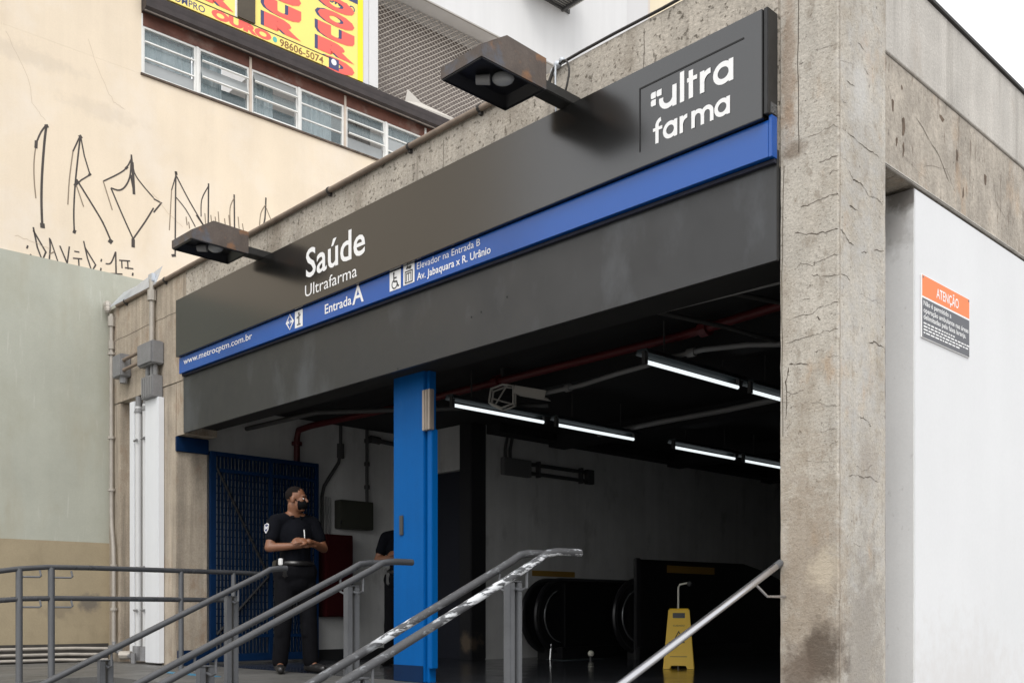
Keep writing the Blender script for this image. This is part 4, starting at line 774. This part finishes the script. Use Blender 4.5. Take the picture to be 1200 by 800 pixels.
for i in range(7):
    a, b = us[i] + .02, us[i + 1] - .02
    wf = MB()
    wd = .026
    for bb in ((-.07, -.02, a, b, 7.433, 7.455), (-.07, -.02, a, b, 8.028, 8.054), (-.07, -.02, a, a + wd, 7.455, 8.028), (-.07, -.02, b - wd, b, 7.455, 8.028)): wf.box(*bb)
    W_ = wf.build('window', M['frame_white'], NB, local=True)
    rows = [(7.455, 7.62), (7.645, 7.83), (7.855, 8.028)]
    for k, (z0, z1) in enumerate(rows):
        tilt = [R(10) if i in (1, 2) else R(4) if i == 0 else 0, R(24) if i in (1, 2) else R(20) if i == 4 else R(9) if i == 0 else 0, R(26) if i in (1, 2) else R(14) if i == 4 else R(10) if i == 0 else R(2)][k]
        T = Matrix.Translation((-.045, 0, z1)) @ Matrix.Rotation(-tilt, 4, 'Y')
        MB().box(-.003, .003, a + wd + .004, b - wd - .004, -(z1 - z0) + .012, 0, T=T).build('pane', M['glass'] if (i * 3 + k) % 4 else M['glass_grey'], W_, local=True)
        MB().box(-.012, .012, a + wd + .002, b - wd - .002, -(z1 - z0) - .008, -(z1 - z0) + .010, T=T).build('sash_bar', M['frame_white'], W_, local=True)
    nb('mullion', (-.08, -.004, us[i] - .019, us[i] + .019, 7.433, 8.054 if i % 2 else 8.20), M['frame_beige'] if i in (2, 4) else M['frame_white'], NB, .003)
    cur = [(a, b), (a + .05, a + .40), (a + .02, b - .3), (a, b - .12), (a, a + .52), (a, b), (a, b)][i]
    nf = 24; cv = []
    for q in range(nf + 1):
        y = cur[0] + (cur[1] - cur[0]) * q / nf; x = -.16 + .018 * math.sin(q * 1.7 + i) + .008 * math.sin(q * 4.1)
        cv += [(x, y, 7.43), (x, y, 8.05)]
    MB().add(cv, [(2 * q, 2 * q + 2, 2 * q + 3, 2 * q + 1) for q in range(nf)]).build('curtain', M['curtain'] if i != 4 else mat('grey_curtain', (.20, .19, .18), .9, streak=.3, sscale=9), NB, smooth=True, local=True)
for w, P in GRAF:
    Q = smooth([Vector(q) for q in P], 4) if len(P) > 2 and w < .02 and max((Vector(P[k + 1]) - Vector(P[k])).angle(Vector(P[k]) - Vector(P[k - 1]), 0) for k in range(1, len(P) - 1)) < .9 else P
    strokes('graffiti_stroke', [(w * 2.1 if w > .0066 else .014, Q)], 'S', .0012 + .0003 * (GRAF.index((w, P)) % 6), M['spray'] if w > .0066 else M['spray_faint'], NB, True)
hc = [[(-1.2, 7.35), (-.95, 6.9), (-.9, 6.6), (-.75, 6.45)], [(-.25, 7.6), (-.1, 7.2), (.05, 6.95), (.2, 6.9)], [(-1.1, 5.0), (-.9, 4.97), (-.7, 4.93)], [(.55, 5.95), (.75, 5.75), (.95, 5.62)]]
L = []
for P in hc: L.append((.004, jag(P, 6, .012)))
strokes_each('wall_crack', L, 'S', .001, mat('hairline_crack', (.50, .40, .30), .9), NB, True)

# billboard, post and netting
BB = thing('billboard', 'yellow gold-buying billboard with red letters above the gutter', 'billboard', (-9.65, 2, 8.4), R(-1.9)); WM[BB.name] = WM[NB.name]; BB.location = (-9.75, 0, 0)
def bb(name, b, m, bev=0.): return box(name, b, m, BB, bev, local=True)
w0 = .10
bb('panel', (.03, w0, .406, 3.60, 8.44, 11.5), M['yel_sign'])
bb('edge_trim', (.03, w0 + .004, 3.602, 3.69, 8.44, 11.5), M['yel_edge'])
bb('divider', (w0 + .0005, w0 + .008, .41, 3.14, 8.578, 8.592), M['letter_dark'])
def bt(s, x, z, wd, h, m, off=.002, bold=.02, fit=False): return text('lettering', s, x, z, wd, h, 'S', w0 + off, m, BB, bold, 0, True, fit)
bt('COMPRO', .70, 8.462, .51, .085, M['navy_ink'], .0075, .008)
bt('OURO', 1.30, 8.462, .88, .105, M['red_ink'], .0075, .07)
bt('98606-5074', 2.31, 8.456, .70, .095, M['brown_ink'], .0075, .02)
MB().add([(w0 + .0078, 2.235 + .035 * math.cos(q), 8.51 + .04 * math.sin(q)) for q in [6.283 * i / 14 for i in range(14)]], [tuple(range(14))]).build('phone_mark', M['teal_ink'], BB, local=True)
bb('logo_field', (w0 + .0048, w0 + .007, 3.102, 3.27, 8.445, 8.60), M['navy_ink'])
MB().add([(w0 + .0085, 3.185 + .045 * math.cos(q), 8.545 + .045 * math.sin(q)) for q in [6.283 * i / 14 for i in range(14)]], [tuple(range(14))]).build('round_logo', M['letter_white'], BB, local=True)
bb('strip_panel', (w0 + .0048, w0 + .0065, .41, 3.10, 8.442, 8.577), M['yel_sign'])
for x0, wd, z0 in ((2.92, .62, 8.42), (2.07, .58, 8.64), (1.16, .46, 8.64)):
    z = z0
    for i, ch in enumerate('ORUO' * 3 if z0 < 8.5 else 'RUO' + 'ORUO' * 2):
        hh = .215
        bt(ch, x0 - .05, z, wd, hh - .015, M['navy_ink'], .002, .085, True); bt(ch, x0, z, wd, hh - .015, M['red_ink'], .004, .085, True); z += hh + .004
        if z > 9.36: break
bt('COMPRO', 3.0, 9.40, .55, .085, M['navy_ink']); bb('header_block', (w0 + .0005, w0 + .003, 2.9, 3.6, 9.55, 11.4), M['navy_ink'])
bb('blank_board', (w0 + .004, w0 + .03, 1.675, 1.925, 8.60, 9.6), M['board_dark'])
bb('white_stripe', (w0 + .0005, w0 + .003, 1.64, 1.672, 8.60, 9.6), M['letter_white'])
WP = thing('white_post', 'white boxed post between the billboard and the netting', 'post', (-9.75, 0, 0), R(-1.9))
box('case', (-.02, .09, 3.70, 3.80, 8.44, 11.5), mat('grey_white_post', (.62, .62, .66), .6), WP, .004, True); box('face', (-.02, .10, 3.802, 3.965, 8.44, 11.5), M['white_building'], WP, .004, True)
NT = thing('safety_net', 'pale safety net stretched under the white overhanging facade', 'net', (-9.75, 0, 0), R(-1.9))
nm = MB(); ya, yb, za, zb = 3.9, 9.4, 8.40, 10.20; sp = .105; k = .72
def clipseg(y0, z0, y1, z1):
    ts = [0, 1]
    def lim(p, d, a, b):
        if abs(d) < 1e-9: return (0, 1) if a <= p <= b else (1, 0)
        t0, t1 = (a - p) / d, (b - p) / d; return min(t0, t1), max(t0, t1)
    a = lim(y0, y1 - y0, ya, yb); b = lim(z0, z1 - z0, za, zb); t0 = max(0, a[0], b[0]); t1 = min(1, a[1], b[1])
    return (t0, t1) if t1 - t0 > .002 else None
for sgn in (1, -1):
    c = -12.
    while c < 14:
        y0, z0, y1, z1 = c, za, c + sgn * (zb - za) / k, zb
        r = clipseg(y0, z0, y1, z1)
        if r:
            P = []
            for i in range(15):
                t = r[0] + (r[1] - r[0]) * i / 14; y = y0 + (y1 - y0) * t; z = z0 + (z1 - z0) * t
                P.append((-.30 + .02 * noise.noise((y * 1.2, z * 1.5, 3)), y + .008 * noise.noise((y * 2, z * 2, 0)), z + .008 * noise.noise((y * 2, z * 2, 9))))
            nm.tube(P, .0052, 4, False)
        c += sp
tag(nm.build('net_cords', M['net'], NT, local=True), kind='stuff')
MB().tube([(-.30, 3.9, 8.42), (-.1, 5.0, 8.50), (-.05, 5.5, 8.46)], .015, 6).build('border_rope', M['net'], NT, local=True)
MB().add([(-.02, 4.55, 8.50), (.05, 5.45, 8.44), (.06, 5.50, 8.50), (-.05, 4.62, 8.72), (-.06, 4.9, 8.60)], [(0, 1, 2, 4), (0, 4, 3)]).build('torn_sheet', mat('torn_grey_sheet', (.52, .49, .45), .9), NT, local=True)
WB = thing('white_building', 'white facade overhanging behind the netting and the gutter', 'building', (-9.75, 0, 0), R(-1.9))
box('facade', (-5, 0, 3.97, 9.71, 10.21, 18), M['white_building'], WB, .004, True)
box('side_facade', (-5, -.06, 9.712, 10.39, 3, 18), mat('greyish_white_facade', (.62, .615, .62), .7), WB, 0, True)
box('lower_facade', (-5, -.63, 8.2, 9.711, 3, 10.2), M['white_building'], WB, 0, True)
box('drip_edge', (-.02, .012, 3.97, 9.71, 10.20, 10.222), mat('grey_drip_edge', (.42, .40, .38), .8), WB, 0, True)
CBd = thing('yellow_building', 'pale yellow building edge seen above the concrete beam', 'building', (-9.75, 0, 0), R(-1.9))
box('wall', (-6, -.25, 10.41, 16, 0, 18), M['cream_far'], CBd, 0, True); box('corner_trim', (-.24, -.20, 10.41, 10.62, 0, 18), mat('pale_corner_trim', (.66, .60, .55), .8), CBd, 0, True)
AC = thing('air_conditioner', 'grey air conditioner casing jutting from the white facade', 'air conditioner', (-9.75, 0, 0), R(-1.9))
box('case', (.03, .55, 6.9, 8.10, 11.30, 12.0), M['ac'], AC, .01, True)
for i in range(9): box('grille_bar', (.06 + i * .055, .085 + i * .055, 6.95, 8.05, 11.285, 11.299), M['ac_dark'], AC, 0, True)
for y in (7.0, 7.95): box('bracket', (.0, .56, y, y + .04, 11.24, 11.284), M['ac_dark'], AC, 0, True)
box('wall_frame', (.004, .03, 6.8, 8.14, 11.26, 12.05), M['ac_dark'], AC, 0, True)

# ================================================================ people
def remesh(o, vox, it=4):
    m = o.modifiers.new('r', 'REMESH'); m.mode = 'VOXEL'; m.voxel_size = vox; m.use_smooth_shade = True
    s = o.modifiers.new('s', 'SMOOTH'); s.iterations = it; s.factor = .5
    me = bpy.data.meshes.new_from_object(o.evaluated_get(bpy.context.evaluated_depsgraph_get()))
    o.modifiers.clear(); old = o.data; o.data = me; me.name = o.name; bpy.data.meshes.remove(old)
    for p in me.polygons: p.use_smooth = True
    return o
def person(label, loc, rz, P, head_yaw):
    """P: joints in local space, facing +Y; right side is +X"""
    t = thing('person', label, 'person', loc, rz)
    b = MB(); Hc = Vector(P['head']); HR = Matrix.Rotation(head_yaw, 3, 'Z') @ Matrix.Rotation(R(P.get('nod', -4)), 3, 'X')
    h = lambda x, y, z: Hc + HR @ Vector((x, y, z))
    # head: skull, jaw, brow, nose, lips, ears, neck
    b.ell(h(0, -.012, .035), (.074, .094, .088), HR, 18, 12); b.ell(h(0, .022, -.035), (.060, .070, .085), HR, 16, 10); b.ell(h(0, .055, -.088), (.034, .034, .030), HR, 12, 8)
    b.ell(h(0, .082, .030), (.050, .014, .012), HR, 12, 8); b.cap(h(0, .085, .022), h(0, .108, -.018), .009, .014, 10); b.ell(h(0, .088, -.052), (.024, .014, .012), HR, 10, 8)
    for s in (-1, 1):
        b.ell(h(s * .074, -.012, -.008), (.011, .022, .036), HR, 10, 8); b.ell(h(s * .034, .062, -.012), (.026, .026, .026), HR, 10, 8)
    b.cap(h(0, -.03, -.06), P['neck'], .056, .062)
    ch, wa, pe = Vector(P['chest']), Vector(P['waist']), Vector(P['pelvis'])
    b.ell(ch, (.165, .115, .17)); b.cap(ch, wa, .125, .125); b.cap(wa, pe, .13, .14)
    for s, k in ((1, 'r'), (-1, 'l')):
        sh, el, wr, hd = [Vector(P[k + q]) for q in ('sh', 'el', 'wr', 'hd')]
        b.cap(P['neck'], sh, .058, .058); b.cap(sh, el, .056, .043); b.cap(el, wr, .044, .029)
        # hand: palm, four fingers of unequal length, thumb from the side of the palm
        d = (hd - wr).normalized(); up = Vector(P[k + 'up']).normalized(); sd_ = d.cross(up).normalized()
        pc = wr + d * .05; Mx = Matrix((sd_, d, up)).transposed()
        b.ell(pc, (.040, .052, .018), Mx, 14, 10)
        cu = P[k + 'curl']
        for i, (o_, l) in enumerate(((-.030, .070), (-.010, .080), (.011, .075), (.030, .060))):
            p0 = pc + sd_ * o_ + d * .040; p1 = p0 + d * l * .5 + cu * l * .15; p2 = p1 + d * l * .25 + cu * l * .45
            b.cap(p0, p1, .0092, .0085, 8); b.cap(p1, p2, .0085, .0072, 8)
        th = up * .012 + d * -.012 + sd_ * (-.034); q0 = pc + th; q1 = q0 + sd_ * -.022 + d * .030 + cu * .006; q2 = q1 + d * .028 + cu * .012
        b.cap(q0, q1, .012, .010, 8); b.cap(q1, q2, .010, .008, 8)
        hp, kn, an = [Vector(P[k + q]) for q in ('hp', 'kn', 'an')]
        b.cap(hp, kn, .088, .058); b.cap(kn, an, .056, .040)
        b.cap(an, an + Vector(P[k + 'ft']).normalized() * .09 + Vector((0, 0, -.052)), .040, .028)
    remesh(b.build('body', M['skin'], t, local=True), .0075, 3)
    # clothes
    s_ = MB(); s_.ell(ch, (.188, .132, .185)); s_.cap(ch, wa, .148, .146); s_.cap(wa, pe + Vector((0, 0, .03)), .146, .158); s_.ell(ch + Vector((0, .05, .02)), (.13, .095, .12))
    for k in 'rl':
        sh, el = Vector(P[k + 'sh']), Vector(P[k + 'el'])
        s_.cap(Vector(P['neck']) + Vector((0, -.012, -.02)), sh, .068, .074); s_.cap(sh, sh.lerp(el, .60), .076, .067)
    so_ = remesh(s_.build('shirt', M['uniform'], t, local=True), .010, 5)
    nk = Vector(P['neck'])
    MB().tube([nk + Vector((.074 * math.cos(a), -.005 + .072 * math.sin(a), -.005 + .02 * -math.sin(a))) for a in [R(115 + i * 310 / 18) for i in range(19)]], .016, 8).build('collar', M['uniform'], t, smooth=True, local=True)
    tr = MB(); tr.cap(pe + Vector((-.06, 0, .02)), pe + Vector((.06, 0, .02)), .158, .158); tr.ell(pe + Vector((0, 0, -.07)), (.165, .145, .14))
    for k in 'rl':
        hp, kn, an = [Vector(P[k + q]) for q in ('hp', 'kn', 'an')]
        tr.cap(hp, kn, .108, .080); tr.cap(kn, an + Vector((0, 0, .01)), .082, .076); tr.cap(kn + Vector((.03, .01, -.05)), kn + Vector((.04, .02, -.13)), .055, .04)
    remesh(tr.build('trousers', M['trouser'], t, local=True), .011, 4)
    be = MB(); zb = pe.z + .10
    be.tube([(pe.x + .163 * math.cos(a), pe.y + .158 * math.sin(a), zb) for a in [6.2832 * i / 24 for i in range(25)]], .024, 8, False)
    bl = be.build('belt', M['boot'], t, smooth=True, local=True)
    MB().box(.15, .20, -.08, .02, zb - .10, zb + .03).build('holster', M['boot'], t, .01, local=True); MB().box(.165, .195, .05, .10, zb - .02, zb + .045).build('phone_pouch', M['letter_white'] if P.get('badge') else M['boot'], t, .006, local=True)
    MB().box(.12, .17, .07, .13, zb - .14, zb).build('pouch', M['boot'], t, .012, local=True)
    for k in 'rl':
        bo = MB()
        an = Vector(P[k + 'an']); ft = Vector(P[k + 'ft']).normalized(); z0 = .052
        a0 = Vector((an.x, an.y, 0))
        bo.cap(an + Vector((0, 0, .15)), a0 + Vector((0, 0, .07)), .066, .060); bo.cap(a0 - ft * .04 + Vector((0, 0, .045)), a0 + ft * .11 + Vector((0, 0, .045)), .045, .044); bo.cap(a0 + ft * .09 + Vector((0, 0, .04)), a0 + ft * .185 + Vector((0, 0, .038)), .044, .037)
        remesh(bo.build('boot', M['boot'], t, local=True), .008, 3)
    hr = MB(); hr.ell(h(0, -.018, .040), (.0775, .094, .087), HR, 20, 12)
    ho = hr.build('hair', M['hair'], t, smooth=True, local=True)
    bm = bmesh.new(); bm.from_mesh(ho.data); inv = HR.inverted()
    def keep(v):
        q = inv @ (v.co - Hc); return q.z > .055 - .35 * min(0, -q.y) * 0 and not (q.y > .055 and q.z < .085) or (q.y < -.01 and q.z > -.02 + max(0, q.y + .05) * 1.1)
    bmesh.ops.delete(bm, geom=[v for v in bm.verts if not keep(v)], context='VERTS'); bm.to_mesh(ho.data); bm.free()
    mk = MB(); mk.ell(h(0, .034, -.048), (.066, .078, .062), HR, 20, 12); mo = mk.build('face_mask', M['mask'], t, smooth=True, local=True)
    bm = bmesh.new(); bm.from_mesh(mo.data)
    bmesh.ops.delete(bm, geom=[v for v in bm.verts if (inv @ (v.co - Hc)).y < .022], context='VERTS'); bm.to_mesh(mo.data); bm.free()
    for s in (-1, 1):
        MB().tube([h(s * .062, .03, -.022), h(s * .074, -.004, .012), h(s * .078, -.03, .01)], .003, 6).build('mask_strap', M['mask'], t, local=True)
        ey = MB().ell(h(s * .031, .080, .004), (.0125, .008, .008), HR, 10, 8).build('eye', M['letter_white'], t, smooth=True, local=True)
        MB().ell(h(s * .031, .0865, .004), (.006, .004, .006), HR, 8, 6).build('iris', M['hair'], ey, smooth=True, local=True)
        MB().cap(h(s * .016, .092, .028), h(s * .050, .078, .028), .0045, .003, 6).build('eyebrow', M['hair'], t, local=True)
    if P.get('badge'):
        # shield badge on the sleeve, built as outlined patch
        sh = Vector(P['rsh']); e = Vector(P['rel']); c = sh.lerp(e, .30); nx = Vector((1, .12, .10)).normalized(); u = Vector((-.12, 1, 0)).normalized(); v = nx.cross(u).normalized() * 1
        v = Vector((-.10, 0, 1)).normalized()
        pt = lambda a, d, o=0.: c + nx * (.0795 + o) + u * a + v * d
        sh_ = [(-.038, .034), (0, .046), (.038, .034), (.036, -.012), (0, -.046), (-.036, -.012)]
        bd = MB().add([pt(*q) for q in sh_], [tuple(range(6))]).build('sleeve_badge', M['navy_ink'], t, local=True)
        V, F = stroke(sh_ + sh_[:2], .009); mm = MB().add([pt(*q, .001) for q in V], F); V, F = stroke([(-.016, -.012), (-.016, .016), (.0, .0), (.016, .016), (.016, -.012)], .011); mm.add([pt(*q, .001) for q in V], F)
        mm.build('badge_emblem', M['letter_white'], bd, local=True)
        cx_ = ch + Vector((.07, .158, .0))
        MB().box(cx_.x - .03, cx_.x + .03, cx_.y - .02, cx_.y + .004, cx_.z - .075, cx_.z - .06).build('name_tape', mat('dim_name_tape', (.25, .25, .25), .8), t, local=True)
        MB().tube([ch + Vector((-.03, .150, .06)), ch + Vector((-.028, .166, .0)), ch + Vector((-.03, .160, -.04))], .005, 6).build('radio_cord', M['letter_white'], t, local=True)
    return t
V3 = Vector
pose = dict(head=(0, .035, 1.655), neck=(0, -.015, 1.505), chest=(0, -.01, 1.30), waist=(0, 0, 1.12), pelvis=(0, 0, .94),
            rsh=(.185, -.02, 1.435), rel=(.275, .03, 1.185), rwr=(.03, .205, 1.205), rhd=(-.09, .22, 1.225), rup=(.1, .75, .6), rcurl=V3((-.5, -.6, -.2)),
            lsh=(-.185, -.01, 1.435), lel=(-.275, .05, 1.195), lwr=(-.02, .265, 1.24), lhd=(.10, .262, 1.25), lup=(-.1, .75, .6), lcurl=V3((.3, -.5, -.6)),
            rhp=(.10, 0, .90), rkn=(.125, .02, .50), ran=(.14, -.03, .10), rft=(.35, .9, 0), lhp=(-.10, 0, .90), lkn=(-.12, .05, .50), lan=(-.15, .03, .10), lft=(-.25, 1, 0), badge=True, nod=-2)
person('security guard in dark short-sleeved uniform and mask, arms folded before the gate', (-5.92, .26, 0), R(-98), pose, R(46)).scale = (1.03,) * 3
p2 = dict(pose); p2.update(badge=False)
person('second guard in black uniform, mostly hidden behind the blue column', (-6.30, 1.90, 0), R(-134), p2, R(-10))
